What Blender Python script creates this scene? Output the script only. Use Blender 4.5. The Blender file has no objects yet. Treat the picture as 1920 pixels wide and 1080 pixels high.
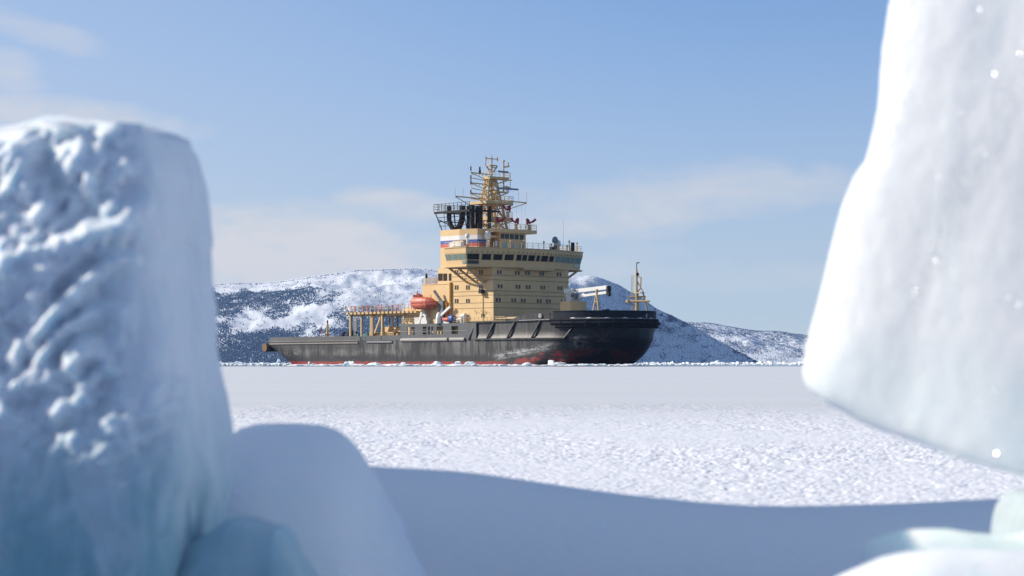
import bpy, math, random
import numpy as np
from mathutils import Vector, Matrix

random.seed(7)
C = bpy.context.scene.collection
SC = bpy.context.scene
R = math.radians

# ------------------------------------------------------------------ camera
F_PX, HOR, CAM_Z = 4053.0, 680.0, 0.5          # focal length in photo pixels, horizon row, eye height
cam_d = bpy.data.cameras.new('camera')
cam = bpy.data.objects.new('camera', cam_d); C.objects.link(cam)
cam_d.sensor_width = 36.0; cam_d.lens = 36.0 * F_PX / 1920.0
cam_d.shift_y = (HOR - 540.0) / 1920.0
cam_d.clip_start = 0.1; cam_d.clip_end = 30000
cam.location = (0, 0, CAM_Z); cam.rotation_euler = (R(90), 0, 0)
cam_d.dof.use_dof = True; cam_d.dof.focus_distance = 420.0; cam_d.dof.aperture_fstop = 8.0
SC.camera = cam

# ------------------------------------------------------------------ light
SUN_EL, SUN_LEFT = 28.0, 79.0                   # elevation; degrees left of the view direction
sun_dir = Vector((-math.sin(R(SUN_LEFT)) * math.cos(R(SUN_EL)), math.cos(R(SUN_LEFT)) * math.cos(R(SUN_EL)), math.sin(R(SUN_EL))))
sl = bpy.data.lights.new('sun', 'SUN'); sl.energy = 3.9; sl.angle = R(0.5); sl.color = (1.0, 0.91, 0.78)
so = bpy.data.objects.new('sun', sl); C.objects.link(so)
so.rotation_euler = sun_dir.to_track_quat('Z', 'Y').to_euler()

SC.view_settings.view_transform = 'Standard'; SC.view_settings.look = 'None'
SC.view_settings.exposure = 0.45; SC.view_settings.gamma = 1.0
SC.cycles.use_denoising = True
SC.cycles.max_bounces = 8; SC.cycles.volume_bounces = 1
SC.cycles.sample_clamp_indirect = 6.0

w = bpy.data.worlds.new('World'); SC.world = w; w.use_nodes = True
nt = w.node_tree; N = nt.nodes; L = nt.links
for n in list(N): N.remove(n)
def wn(t, **k):
    n = N.new(t)
    for a, b in k.items(): setattr(n, a, b)
    return n
def wmath(op, a, b=None, c=None, clamp=False):
    n = wn('ShaderNodeMath', operation=op, use_clamp=clamp)
    for i, v in enumerate((a, b, c)):
        if v is None: continue
        if isinstance(v, (int, float)): n.inputs[i].default_value = v
        else: L.new(v, n.inputs[i])
    return n.outputs[0]
out = wn('ShaderNodeOutputWorld'); bg = wn('ShaderNodeBackground'); bg.inputs['Strength'].default_value = 0.14
sky = wn('ShaderNodeTexSky', sky_type='NISHITA', sun_disc=False)
sky.sun_elevation = R(SUN_EL); sky.sun_rotation = R(-SUN_LEFT)
sky.altitude = 0; sky.air_density = 1.0; sky.dust_density = 0.25; sky.ozone_density = 4.0
tc = wn('ShaderNodeTexCoord'); sep = wn('ShaderNodeSeparateXYZ'); L.new(tc.outputs['Generated'], sep.inputs[0])
# clear, dry polar air: the blue deepens quickly with elevation
stretch = wn('ShaderNodeVectorMath', operation='MULTIPLY'); L.new(tc.outputs['Generated'], stretch.inputs[0]); stretch.inputs[1].default_value = (1, 1, 1.9)
nrm = wn('ShaderNodeVectorMath', operation='NORMALIZE'); lift = wn('ShaderNodeVectorMath', operation='ADD'); L.new(stretch.outputs[0], lift.inputs[0]); lift.inputs[1].default_value = (0, 0, .07)
L.new(lift.outputs[0], nrm.inputs[0]); L.new(nrm.outputs[0], sky.inputs['Vector'])
# clouds: azimuth a, elevation e in radians
az = wmath('ARCTAN2', sep.outputs['X'], sep.outputs['Y']); el = wmath('ARCSINE', sep.outputs['Z'])
comb = wn('ShaderNodeCombineXYZ'); L.new(az, comb.inputs[0]); L.new(wmath('MULTIPLY', el, 2.6), comb.inputs[1])
def wnoise(scale, detail=5, rough=.55, dist=0.0, off=(0, 0, 0)):
    add = wn('ShaderNodeVectorMath', operation='ADD'); L.new(comb.outputs[0], add.inputs[0]); add.inputs[1].default_value = off
    n = wn('ShaderNodeTexNoise'); n.inputs['Scale'].default_value = scale; n.inputs['Detail'].default_value = detail
    n.inputs['Roughness'].default_value = rough; n.inputs['Distortion'].default_value = dist; L.new(add.outputs[0], n.inputs['Vector'])
    return n.outputs[0]
nA = wnoise(22, 6, .55, .3); nB = wnoise(60, 4, .5, .2, (3, 1, 0))
nn = wmath('ADD', wmath('MULTIPLY', nA, .75), wmath('MULTIPLY', nB, .25))
def bank(a0, e0, ra, re, tilt, dens, lo=.0, soft=.6):
    da = wmath('SUBTRACT', az, a0)
    x = wmath('DIVIDE', da, ra)
    y = wmath('DIVIDE', wmath('SUBTRACT', wmath('SUBTRACT', el, e0), wmath('MULTIPLY', da, tilt)), re)
    r2 = wmath('ADD', wmath('MULTIPLY', x, x), wmath('MULTIPLY', y, y))
    m = wmath('SUBTRACT', wmath('ADD', wmath('SUBTRACT', 1.0, r2), wmath('MULTIPLY', wmath('SUBTRACT', nn, .5), 3.0)), lo)
    return wmath('MULTIPLY', wmath('MULTIPLY', m, soft, clamp=True), dens)
def P2A(px, py): return (px - 960) / F_PX, (HOR - py) / F_PX
def bk(px, py, rpx, rpy, tilt, dens, **k):
    a, e = P2A(px, py); return bank(a, e, rpx / F_PX, rpy / F_PX, tilt, dens, **k)
banks = [bk(520, 480, 340, 105, -.06, .92, soft=1.2), bk(735, 378, 130, 34, -.08, .75, soft=1.0), bk(640, 400, 230, 24, -.1, .5), bk(1270, 375, 380, 70, .10, .62, soft=.8),
         bk(1120, 418, 360, 36, .14, .62, soft=.9), bk(30, 150, 80, 50, -.2, .75), bk(60, 72, 170, 30, -.25, .55), bk(110, 232, 300, 50, -.1, .85),
         bk(780, 500, 520, 80, 0, .55), bk(1130, 500, 90, 34, 0, .6), bk(1420, 520, 260, 34, 0, .3), bk(-900, 300, 700, 160, .1, .6), bk(2900, 330, 800, 120, -.1, .5)]
m = banks[0]
for b in banks[1:]: m = wmath('MAXIMUM', m, b)
mixc = wn('ShaderNodeMix', data_type='RGBA'); L.new(m, mixc.inputs['Factor'])
def wramp(v, a, b, lo, hi):
    n = wn('ShaderNodeMapRange', interpolation_type='SMOOTHSTEP'); L.new(v, n.inputs[0])
    for i, q in enumerate((a, b, lo, hi)): n.inputs[i + 1].default_value = q
    return n.outputs[0]
# thin veil of ice haze along the horizon and towards the sun
veil = wn('ShaderNodeMix', data_type='RGBA'); L.new(sky.outputs[0], veil.inputs['A']); veil.inputs['B'].default_value = (2.76, 2.72, 2.60, 1)
L.new(wramp(el, 0.0, .19, .60, 0.0), veil.inputs['Factor'])
veil2 = wn('ShaderNodeMix', data_type='RGBA'); L.new(veil.outputs['Result'], veil2.inputs['A']); veil2.inputs['B'].default_value = (3.4, 3.4, 3.3, 1)
L.new(wramp(az, .12, -.30, 0.02, .30), veil2.inputs['Factor']); L.new(veil2.outputs['Result'], mixc.inputs['A'])
CLOUD = mixc.inputs['B']; CLOUD.default_value = (3.65, 3.68, 3.85, 1)
L.new(mixc.outputs['Result'], bg.inputs['Color']); L.new(bg.outputs[0], out.inputs[0])

# ------------------------------------------------------------------ numeric noise
def _h(ix, iy, iz, s):
    n = (ix * 374761393 + iy * 668265263 + iz * 2147483647 + s * 974634317) & 0xffffffff
    n = ((n ^ (n >> 13)) * 1274126177) & 0xffffffff
    n = ((n ^ (n >> 16)) * 2246822519) & 0xffffffff
    return ((n ^ (n >> 15)) & 0xffffff) / float(0xffffff)
def vnoise(x, y, z, s=0):
    x = np.asarray(x, float); y = np.asarray(y, float) + 0 * x; z = np.asarray(z, float) + 0 * x
    xi, yi, zi = np.floor(x), np.floor(y), np.floor(z)
    fx, fy, fz = x - xi, y - yi, z - zi
    xi, yi, zi = xi.astype(np.int64), yi.astype(np.int64), zi.astype(np.int64)
    u, v, q = (t * t * t * (t * (t * 6 - 15) + 10) for t in (fx, fy, fz))
    r = 0
    for dx in (0, 1):
        for dy in (0, 1):
            for dz in (0, 1):
                wgt = (u if dx else 1 - u) * (v if dy else 1 - v) * (q if dz else 1 - q)
                r = r + wgt * _h(xi + dx, yi + dy, zi + dz, s)
    return r * 2 - 1
def fbm(x, y, z, octv=4, s=0, gain=.5):
    r = 0; a = 1.0; f = 1.0
    for o in range(octv):
        r = r + a * vnoise(x * f + 17.3 * o, y * f - 9.1 * o, z * f + 3.7 * o, s + o); a *= gain; f *= 2.03
    return r
def sstep(a, b, x):
    t = np.clip((x - a) / (b - a), 0, 1); return t * t * (3 - 2 * t)

# ------------------------------------------------------------------ materials
def mat(name, col, rough=.6, metal=0.0, spec=.5, **k):
    m_ = bpy.data.materials.new(name); m_.use_nodes = True
    b = m_.node_tree.nodes['Principled BSDF']
    b.inputs['Base Color'].default_value = (*col, 1); b.inputs['Roughness'].default_value = rough
    b.inputs['Metallic'].default_value = metal; b.inputs['Specular IOR Level'].default_value = spec
    for a, v in k.items(): b.inputs[a].default_value = v
    return m_
class NT:
    """small node-building helper around a material's Principled shader"""
    def __init__(s, m_): s.n = m_.node_tree.nodes; s.l = m_.node_tree.links; s.b = s.n['Principled BSDF']; s.tc = s.n.new('ShaderNodeTexCoord').outputs['Object']
    def put(s, v, sock):
        if isinstance(v, (int, float)): sock.default_value = v
        elif isinstance(v, tuple): sock.default_value = v if len(v) == len(sock.default_value) else (*v, 1)
        else: s.l.new(v, sock)
    def math(s, op, a, b=None, clamp=False):
        n = s.n.new('ShaderNodeMath'); n.operation = op; n.use_clamp = clamp; s.put(a, n.inputs[0])
        if b is not None: s.put(b, n.inputs[1])
        return n.outputs[0]
    def map(s, scale=(1, 1, 1), rot=(0, 0, 0), loc=(0, 0, 0)):
        n = s.n.new('ShaderNodeMapping'); s.l.new(s.tc, n.inputs[0]); n.inputs['Scale'].default_value = scale; n.inputs['Rotation'].default_value = rot; n.inputs['Location'].default_value = loc
        return n.outputs[0]
    def noise(s, scale, detail=4, rough=.55, vec=None, dist=0.0):
        n = s.n.new('ShaderNodeTexNoise'); s.l.new(vec if vec is not None else s.tc, n.inputs['Vector']); n.inputs['Scale'].default_value = scale
        n.inputs['Detail'].default_value = detail; n.inputs['Roughness'].default_value = rough; n.inputs['Distortion'].default_value = dist
        return n.outputs[0]
    def ramp(s, v, a, b, lo=0.0, hi=1.0):
        n = s.n.new('ShaderNodeMapRange'); n.interpolation_type = 'SMOOTHSTEP'; s.put(v, n.inputs[0])
        n.inputs[1].default_value = a; n.inputs[2].default_value = b; n.inputs[3].default_value = lo; n.inputs[4].default_value = hi
        return n.outputs[0]
    def mix(s, f, a, b):
        n = s.n.new('ShaderNodeMix'); n.data_type = 'RGBA'; s.put(f, n.inputs['Factor']); s.put(a, n.inputs['A']); s.put(b, n.inputs['B'])
        return n.outputs['Result']
    def xyz(s):
        n = s.n.new('ShaderNodeSeparateXYZ'); s.l.new(s.tc, n.inputs[0]); return n.outputs
    def color(s, v): s.put(v, s.b.inputs['Base Color'])
    def bump(s, h, dist, strength=1.0):
        n = s.n.new('ShaderNodeBump'); n.inputs['Distance'].default_value = dist; n.inputs['Strength'].default_value = strength
        s.l.new(h, n.inputs['Height']); s.l.new(n.outputs[0], s.b.inputs['Normal'])

M = {}
def painted(name, col, rough=.55, wear=.16, streak=(.35, .35, .06), rust=0.0):
    m_ = mat(name, col, rough); t = NT(m_)
    st = t.noise(1.0, 4, .6, t.map(streak)); bl = t.noise(.5, 5, .6)
    f = t.math('MULTIPLY', t.ramp(st, .42, .75), wear, clamp=True)
    c = t.mix(f, (*col, 1), tuple(x * .55 for x in col))
    c = t.mix(t.ramp(bl, .45, .7, 0, .12), c, tuple(min(1, x * 1.25) for x in col))
    if rust: c = t.mix(t.ramp(t.noise(.9, 5, .7, t.map((1, 1, .25))), .62, .74, 0, rust), c, (.22, .08, .03))
    t.color(c); t.bump(t.noise(.55, 3, .5), .05, .35)
    m_.node_tree.nodes['Principled BSDF'].inputs['Specular IOR Level'].default_value = .2 if max(col) < .06 else .4
    M[name] = m_; return m_
TAN = (.73, .505, .25)
painted('tan_paint', TAN, .5, .22, rust=.45)
painted('tan_steel', (.62, .45, .23), .5, .3, rust=.4)
painted('seam_tan', (.36, .24, .11), .7, .3, rust=.5)
painted('ochre_paint', (.55, .28, .05), .5)
painted('white_paint', (.75, .75, .73), .45, .3)
painted('grey_paint', (.17, .18, .19), .55, .35)
painted('black_paint', (.022, .021, .022), .6, .3)
painted('brown_pipe', (.05, .028, .018), .7, .3)
painted('navy_cover', (.008, .017, .05), .7)
painted('teal_paint', (.10, .24, .29), .55)
painted('red_paint', (.35, .02, .03), .45)
painted('rail_red', (.42, .06, .07), .5)
painted('stripe_white', (.78, .76, .74), .5, .2)
painted('stripe_blue', (.06, .12, .38), .5, .2)
painted('stripe_red', (.62, .10, .08), .5, .2)
painted('boat_orange', (.58, .13, .075), .5, .15)
painted('rub_grey', (.36, .345, .32), .6, .5)
painted('rub_dull', (.22, .205, .185), .7, .5)
painted('wall_grey', (.105, .11, .118), .6, .5, (.5, .5, .08))
painted('rubber', (.008, .010, .013), .8)
painted('rusty_steel', (.05, .033, .025), .8, .4)
painted('radar_blue', (.16, .22, .32), .5)
painted('deck_paint', (.10, .11, .10), .8, .4)
painted('tyre_brown', (.26, .16, .09), .85, .5)
M['glass_dark'] = mat('glass_dark', (.020, .026, .026), .25, 0, .35)
M['glass_sky'] = mat('glass_sky', (.20, .30, .27), .12, 0, .8)  # sky reflection and lit look painted into the pane colour

# the hull: worn black paint, scratched grey by ice along the side, red below
hm = mat('hull_paint', (.03, .03, .034), .48, 0, .35); t = NT(hm); X, Y, Z = t.xyz()
st = t.noise(1.0, 5, .65, t.map((.50, .50, .10), rot=(0, .12, 0))); big = t.noise(.13, 4, .6); scr = t.noise(2.2, 6, .7, t.map((.35, .35, 1.3)))
fine = t.noise(1.0, 4, .7, t.map((1.5, 1.5, .14))); blot = t.noise(1.0, 5, .65, t.map((.22, .22, .55)))
zone = t.math('MULTIPLY', t.ramp(X, 24, -6), t.ramp(Z, 5.6, 4.6))
zone2 = t.math('MULTIPLY', t.ramp(X, 30, 0), t.ramp(Z, 4.8, 5.6, 0, .42))
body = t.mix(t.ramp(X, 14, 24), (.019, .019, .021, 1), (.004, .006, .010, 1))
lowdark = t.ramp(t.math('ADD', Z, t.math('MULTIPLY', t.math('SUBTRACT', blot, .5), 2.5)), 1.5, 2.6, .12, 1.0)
aftdark = t.math('ADD', t.ramp(X, -45, -28, .35, 1.0), t.math('MULTIPLY', t.ramp(Z, 3.9, 2.6), t.ramp(blot, .42, .6)), True)
grey = t.math('ADD', t.math('MULTIPLY', t.ramp(st, .42, .60), .75), t.math('MULTIPLY', t.ramp(fine, .50, .66), .45), True)
grey = t.math('MULTIPLY', t.math('MULTIPLY', grey, t.ramp(big, .36, .60, .40, 1.0)), t.math('MULTIPLY', lowdark, aftdark))
grey = t.math('MULTIPLY', t.math('ADD', zone, zone2, True), t.math('ADD', t.math('MULTIPLY', grey, .95), .07, True))
c = t.mix(grey, body, (.205, .20, .19, 1))
# scoured band where the shoulder meets the ice
band = t.math('ABSOLUTE', t.math('SUBTRACT', Z, t.math('ADD', t.math('MULTIPLY', X, .135), 1.35)))
sc_f = t.math('MULTIPLY', t.math('MULTIPLY', t.ramp(band, 1.05, .1), t.ramp(t.math('ADD', X, t.math('MULTIPLY', big, 4)), 2, 5)), t.math('MULTIPLY', t.ramp(X, 21, 15), t.ramp(scr, .40, .62)))
c = t.mix(sc_f, c, (.40, .41, .42, 1))
lowstreak = t.math('MULTIPLY', t.ramp(Z, .5, 1.9), t.ramp(Z, 3.4, 2.0))
c = t.mix(t.math('MULTIPLY', t.math('MULTIPLY', lowstreak, t.ramp(X, 2, -3)), t.ramp(st, .50, .60, 0, .2)), c, (.030, .030, .031, 1))
stain = t.math('MULTIPLY', t.math('MULTIPLY', t.ramp(t.math('ABSOLUTE', t.math('SUBTRACT', X, 24.2)), 2.6, .3), t.ramp(t.math('ABSOLUTE', t.math('SUBTRACT', Z, 4.3)), 2.1, .4)), t.ramp(t.noise(1.6, 6, .7), .40, .62))
c = t.mix(t.math('MULTIPLY', stain, .8), c, (.17, .155, .15, 1))
redline = t.math('ADD', Z, t.math('MULTIPLY', t.math('SUBTRACT', scr, .5), 1.0))
redtop = t.math('ADD', t.ramp(X, 2, 24, .82, 3.3), t.ramp(X, -66, -76, 0, .3))
red_f = t.ramp(t.math('SUBTRACT', redtop, redline), -.05, .12)
redmask = t.math('MULTIPLY', red_f, t.math('ADD', t.ramp(X, 6, 3), t.ramp(t.noise(.5, 6, .7, t.map((.6, .6, 1.6))), .47, .56, 0, .8), True))
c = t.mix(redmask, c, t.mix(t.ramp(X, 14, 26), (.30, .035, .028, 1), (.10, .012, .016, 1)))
t.color(c); t.bump(t.math('ADD', t.noise(.45, 3, .5), t.math('MULTIPLY', scr, .12)), .12, .5)
M['hull_paint'] = hm

def snow_mat(name, col, sss=.0, rad=.05, bumps=(), rough=.65):
    m_ = mat(name, col, rough, 0, .3); t = NT(m_)
    t.b.inputs['Subsurface Weight'].default_value = sss
    t.b.inputs['Subsurface Radius'].default_value = (.6, .85, 1.0); t.b.inputs['Subsurface Scale'].default_value = rad
    M[name] = m_; return t
t = snow_mat('snow', (.85, .89, .94), 1.0, .09); t.bump(t.math('ADD', t.noise(90, 4, .6), t.math('MULTIPLY', t.noise(14, 5, .6), 1.6)), .006, .6)
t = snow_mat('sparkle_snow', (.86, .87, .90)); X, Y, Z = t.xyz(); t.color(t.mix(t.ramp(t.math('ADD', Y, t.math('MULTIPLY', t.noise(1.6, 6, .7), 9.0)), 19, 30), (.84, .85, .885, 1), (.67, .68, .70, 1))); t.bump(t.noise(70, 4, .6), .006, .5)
t = snow_mat('far_ice', (.74, .75, .79)); t.color(t.mix(t.ramp(t.noise(1.0, 5, .6, t.map((.01, .16, 1))), .4, .65), (.665, .675, .695, 1), (.69, .70, .715, 1)))
t = snow_mat('floe_ice', (.88, .91, .93), .9, .6)
t.color(t.mix(t.ramp(t.noise(1.3, 4), .45, .6), (.90, .92, .94, 1), (.72, .84, .88, 1)))

# ------------------------------------------------------------------ mesh helpers
def link(name, me, m_=None, parent=None, smooth=False):
    o = bpy.data.objects.new(name, me); C.objects.link(o)
    if m_ is not None: me.materials.append(M[m_] if isinstance(m_, str) else m_)
    if parent is not None: o.parent = parent
    if smooth: me.polygons.foreach_set('use_smooth', [True] * len(me.polygons))
    return o
class MB:
    def __init__(s): s.v = []; s.f = []
    def add(s, vs, fs):
        k = len(s.v); s.v += [tuple(v) for v in vs]; s.f += [tuple(i + k for i in f) for f in fs]; return s
    def box(s, x0, x1, y0, y1, z0, z1):
        return s.add([(x, y, z) for z in (z0, z1) for y in (y0, y1) for x in (x0, x1)],
                     [(0, 2, 3, 1), (4, 5, 7, 6), (0, 1, 5, 4), (2, 6, 7, 3), (0, 4, 6, 2), (1, 3, 7, 5)])
    def tube(s, p, q, r, r2=None, n=6):
        p, q = Vector(p), Vector(q); d = (q - p).normalized(); a = d.orthogonal().normalized(); b = d.cross(a); r2 = r if r2 is None else r2
        vs = [p + (a * math.cos(2 * math.pi * i / n) + b * math.sin(2 * math.pi * i / n)) * r for i in range(n)]
        vs += [q + (a * math.cos(2 * math.pi * i / n) + b * math.sin(2 * math.pi * i / n)) * r2 for i in range(n)]
        fs = [(i, (i + 1) % n, (i + 1) % n + n, i + n) for i in range(n)] + [tuple(range(n - 1, -1, -1)), tuple(range(n, 2 * n))]
        return s.add(vs, fs)
    def path(s, pts, r, n=6):
        for a, b in zip(pts, pts[1:]): s.tube(a, b, r, n=n)
        return s
    def bar(s, p, q, wd, ht):
        """rectangular beam from p to q, wd across (horizontal), ht in the upright direction"""
        p, q = Vector(p), Vector(q); d = (q - p).normalized()
        a = d.cross(Vector((0, 0, 1))); a = a.normalized() if a.length > 1e-4 else Vector((1, 0, 0)); b = a.cross(d).normalized()
        vs = [e + a * sx * wd / 2 + b * sy * ht / 2 for e in (p, q) for sx, sy in ((-1, -1), (1, -1), (1, 1), (-1, 1))]
        return s.add(vs, [(3, 2, 1, 0), (4, 5, 6, 7), (0, 1, 5, 4), (1, 2, 6, 5), (2, 3, 7, 6), (3, 0, 4, 7)])
    def prism(s, poly, z0, z1):
        n = len(poly)
        return s.add([(x, y, z0) for x, y in poly] + [(x, y, z1) for x, y in poly],
                     [tuple(range(n - 1, -1, -1)), tuple(range(n, 2 * n))] + [(i, (i + 1) % n, (i + 1) % n + n, i + n) for i in range(n)])
    def lathe(s, c, prof, n=14):
        """profile of (radius, height) rings about the upright axis through c"""
        vs = [(c[0] + r * math.cos(2 * math.pi * i / n), c[1] + r * math.sin(2 * math.pi * i / n), c[2] + h) for r, h in prof for i in range(n)]
        fs = [(k * n + i, k * n + (i + 1) % n, (k + 1) * n + (i + 1) % n, (k + 1) * n + i) for k in range(len(prof) - 1) for i in range(n)]
        fs += [tuple(range(n - 1, -1, -1)), tuple(range((len(prof) - 1) * n, len(prof) * n))]
        return s.add(vs, fs)
    def grid(s, rows):
        nr, nc = len(rows), len(rows[0])
        return s.add([p for r in rows for p in r], [(i * nc + j, i * nc + j + 1, (i + 1) * nc + j + 1, (i + 1) * nc + j) for i in range(nr - 1) for j in range(nc - 1)])
    def rail(s, pts, h=1.05, bars=3, post=1.6, r=.045):
        for a, b in zip(pts, pts[1:]):
            a, b = Vector(a), Vector(b); n = max(1, round((b - a).length / post))
            for k in range(1, bars + 1): s.tube(a + Vector((0, 0, h * k / bars)), b + Vector((0, 0, h * k / bars)), r * (1.0 if k == bars else .7), n=4)
            for k in range(n + 1):
                p = a.lerp(b, k / n); s.tube(p, p + Vector((0, 0, h)), r, n=4)
        return s
    def build(s, name, m_, parent=None, smooth=False):
        me = bpy.data.meshes.new(name); me.from_pydata(s.v, [], s.f); me.update()
        return link(name, me, m_, parent, smooth)
def np_mesh(name, co, nr, nc, m_, wrap=False, cap=False):
    """grid mesh of nr x nc points from an array; wrap closes each row into a ring"""
    i, j = np.meshgrid(np.arange(nr - 1), np.arange(nc if wrap else nc - 1), indexing='ij')
    j2 = (j + 1) % nc
    f = np.stack([i * nc + j, i * nc + j2, (i + 1) * nc + j2, (i + 1) * nc + j], -1).reshape(-1)
    ls = np.arange(0, f.size, 4); lt = np.full(len(ls), 4)
    if cap:
        f = np.concatenate([f, np.arange(nc - 1, -1, -1), np.arange((nr - 1) * nc, nr * nc)]); ls = np.concatenate([ls, [ls[-1] + 4, ls[-1] + 4 + nc]])
    me = bpy.data.meshes.new(name); me.vertices.add(nr * nc); me.vertices.foreach_set('co', np.ascontiguousarray(co, float).reshape(-1))
    me.loops.add(f.size); me.loops.foreach_set('vertex_index', f.astype(np.int32)); me.polygons.add(len(ls)); me.polygons.foreach_set('loop_start', ls.astype(np.int32)); me.update(calc_edges=True)
    return link(name, me, m_, None, True)
def tag(o, label=None, cat=None, group=None, kind=None):
    for k, v in (('label', label), ('category', cat), ('group', group), ('kind', kind)):
        if v: o[k] = v
    return o

# ------------------------------------------------------------------ setting: water, ice sheet, snow field, hills
WATER_Z = -0.05
wm = mat('water', (.010, .028, .055), .10, 0, .5); t = NT(wm); t.bump(t.noise(1.2, 3, .5, t.map((.25, 1, 1))), .02, .25); M['water'] = wm
mb = MB(); mb.add([(-9000, 255, WATER_Z), (9000, 255, WATER_Z), (9000, 9000, WATER_Z), (-9000, 9000, WATER_Z)], [(0, 1, 2, 3)])
tag(mb.build('water', 'water'), kind='structure')

EDGE = 285.0
xs = np.concatenate([np.linspace(-900, -60, 60), np.linspace(-59, 59, 240), np.linspace(60, 900, 60)])
ed = EDGE + fbm(xs * .02, 0, 0, 3, 5) * 3 + fbm(xs * .4, 0, 0, 2, 9) * .8
ys = [-60, 0, 25, 60, 120, 200]
rows = [[(x, y, 0) for x in xs] for y in ys] + [[(x, e, 0) for x, e in zip(xs, ed)], [(x, e + .15, -.3) for x, e in zip(xs, ed)]]
tag(MB().grid(rows).build('ice_sheet', 'far_ice'), kind='structure')

# frosted, pitted snow from the bank out to about 26 m
nr, nc = 1150, 900
d = 4.35 * (27.0 / 4.35) ** (np.arange(nr) / (nr - 1)); u = np.linspace(-.30, .30, nc)
D, U = np.meshgrid(d, u, indexing='ij'); XX = U * D
wob = fbm(XX * 9, D * 9, 0, 2, 31) * .02
a_ = vnoise((XX + wob) * 40, (D + wob) * 26, 0, 3); b_ = vnoise(XX * 75, D * 48, 0, 4); c_ = vnoise(XX * 11, D * 8, 0, 6)
pit = np.clip(a_ * .8 + b_ * .45 - .1 + .35 * c_, -1, 1)
h = .0030 * np.where(pit > 0, pit * .9, pit * 1.5) + .0015 * b_ + .0022 * c_
h = h * (.65 + .75 * sstep(-.5, .5, fbm(XX * .9, D * .35, 0, 3, 33))) + .004 * fbm(XX * 1.6, D * .5, 0, 3, 34)
fade = sstep(27, 24.0, D + fbm(XX * .6, D * .6, 0, 3, 8) * 1.2)
ZZ = .018 + h * fade - .012 * (1 - fade) - .02 * sstep(26.2, 27, D)
co = np.stack([XX, D, ZZ], -1)
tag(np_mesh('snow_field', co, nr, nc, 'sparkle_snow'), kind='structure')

# wind-carved bank: long lee behind the crest, steep shaded face towards the viewer
px_c = np.array([-400, 300, 600, 700, 850, 1000, 1150, 1300, 1400, 1500, 1650, 1860, 2000, 2500])
py_c = np.array([860, 866, 870, 875, 883, 903, 925, 942, 949, 951, 947, 937, 930, 925])
CR = 4.2
nx = 420
pxs = np.concatenate([np.linspace(-2600, -320, 40), np.linspace(-300, 2400, nx - 80), np.linspace(2440, 6500, 40)]); pyc = np.interp(pxs, px_c, py_c)
ker = np.hanning(31); ker /= ker.sum(); pyc = pyc + 0; pyc[40:-40] = np.convolve(np.pad(pyc[40:-40], 15, 'edge'), ker, 'valid')
dc = CR + 0.12 * np.sin(pxs / 400.)
zc = CAM_Z - (pyc - HOR) / F_PX * dc
prof = [(2.6, -.25), (1.8, .03), (1.2, .22), (.8, .48), (.5, .72), (.3, .87), (.16, .955), (.08, .985), (0.03, 1.0)]
fq = np.linspace(0, 1, 40)
rows_ = []
for dy, k in prof: rows_.append(np.stack([(pxs - 960) / F_PX * dc, dc + dy, zc * k], -1))
for q in fq:                                    # rounded brow, then a face of about 62 degrees
    ang = R(8) + (R(82) - R(6)) * np.clip(q / .42, 0, 1) ** .8
    rows_.append(ang)
acc_y = np.zeros(nx); acc_z = np.zeros(nx); built = rows_[:len(prof)]
step = .40 / len(fq)
for ang in rows_[len(prof):]:
    acc_y = acc_y + math.cos(ang) * step; acc_z = acc_z + math.sin(ang) * step
    z = zc - acc_z
    ang2 = sstep(.06, .0, z)                     # foot runs out level
    built.append(np.stack([(pxs - 960) / F_PX * dc, dc - acc_y - .12 * ang2, np.maximum(z, .012)], -1))
built.append(np.stack([(pxs - 960) / F_PX * dc, dc - .9, zc * 0 + .012], -1))
built.append(np.stack([(pxs - 960) / F_PX * dc, dc - 3.4, zc * 0 + .010], -1))
co = np.stack(built, 0)
rp = fbm(co[..., 0] * 30, co[..., 1] * 4, co[..., 2] * 6, 3, 12) * .0010 + fbm(co[..., 0] * 2, co[..., 1] * 2, co[..., 2] * 1.5, 3, 14) * .006
msk = np.ones(co.shape[0]); msk[:2] = 0; msk[-2:] = 0
co[..., 1] += rp * msk[:, None] * .8; co[..., 2] += rp * msk[:, None] * .35
tag(np_mesh('snow_drift', co, co.shape[0], nx, 'snow'), kind='structure')

# hills: ridge profile by bearing; real slopes from the shore (1.7 km) to the ridge
hmats = {}
def hill_mat(name, forest):
    m_ = mat(name, (.8, .82, .86), .9, 0, .1); t = NT(m_); X, Y, Z = t.xyz()
    n1 = t.noise(1.0, 7, .62, t.map((.0042, .0018, .010), loc=(0, 0, 0)), .4)
    n2 = t.noise(1.0, 6, .7, t.map((.03, .012, .03))); n3 = t.noise(1.0, 3, .7, t.map((.11, .03, .12)))
    f = t.math('ADD', t.math('MULTIPLY', n1, .5), t.math('ADD', t.math('MULTIPLY', n2, .36), t.math('MULTIPLY', n3, .20)))
    f = t.math('MULTIPLY', t.ramp(f, .52, .70), forest)
    t.color(t.mix(f, (.70, .74, .80, 1), (.18, .21, .26, 1)))
    t.bump(t.math('ADD', t.noise(1.0, 6, .65, t.map((.02, .01, .03))), t.math('MULTIPLY', n3, .3)), 3.5, .5)
    M[name] = m_
hill_mat('fell_snow', .55); hill_mat('fell_far', .55)
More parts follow.
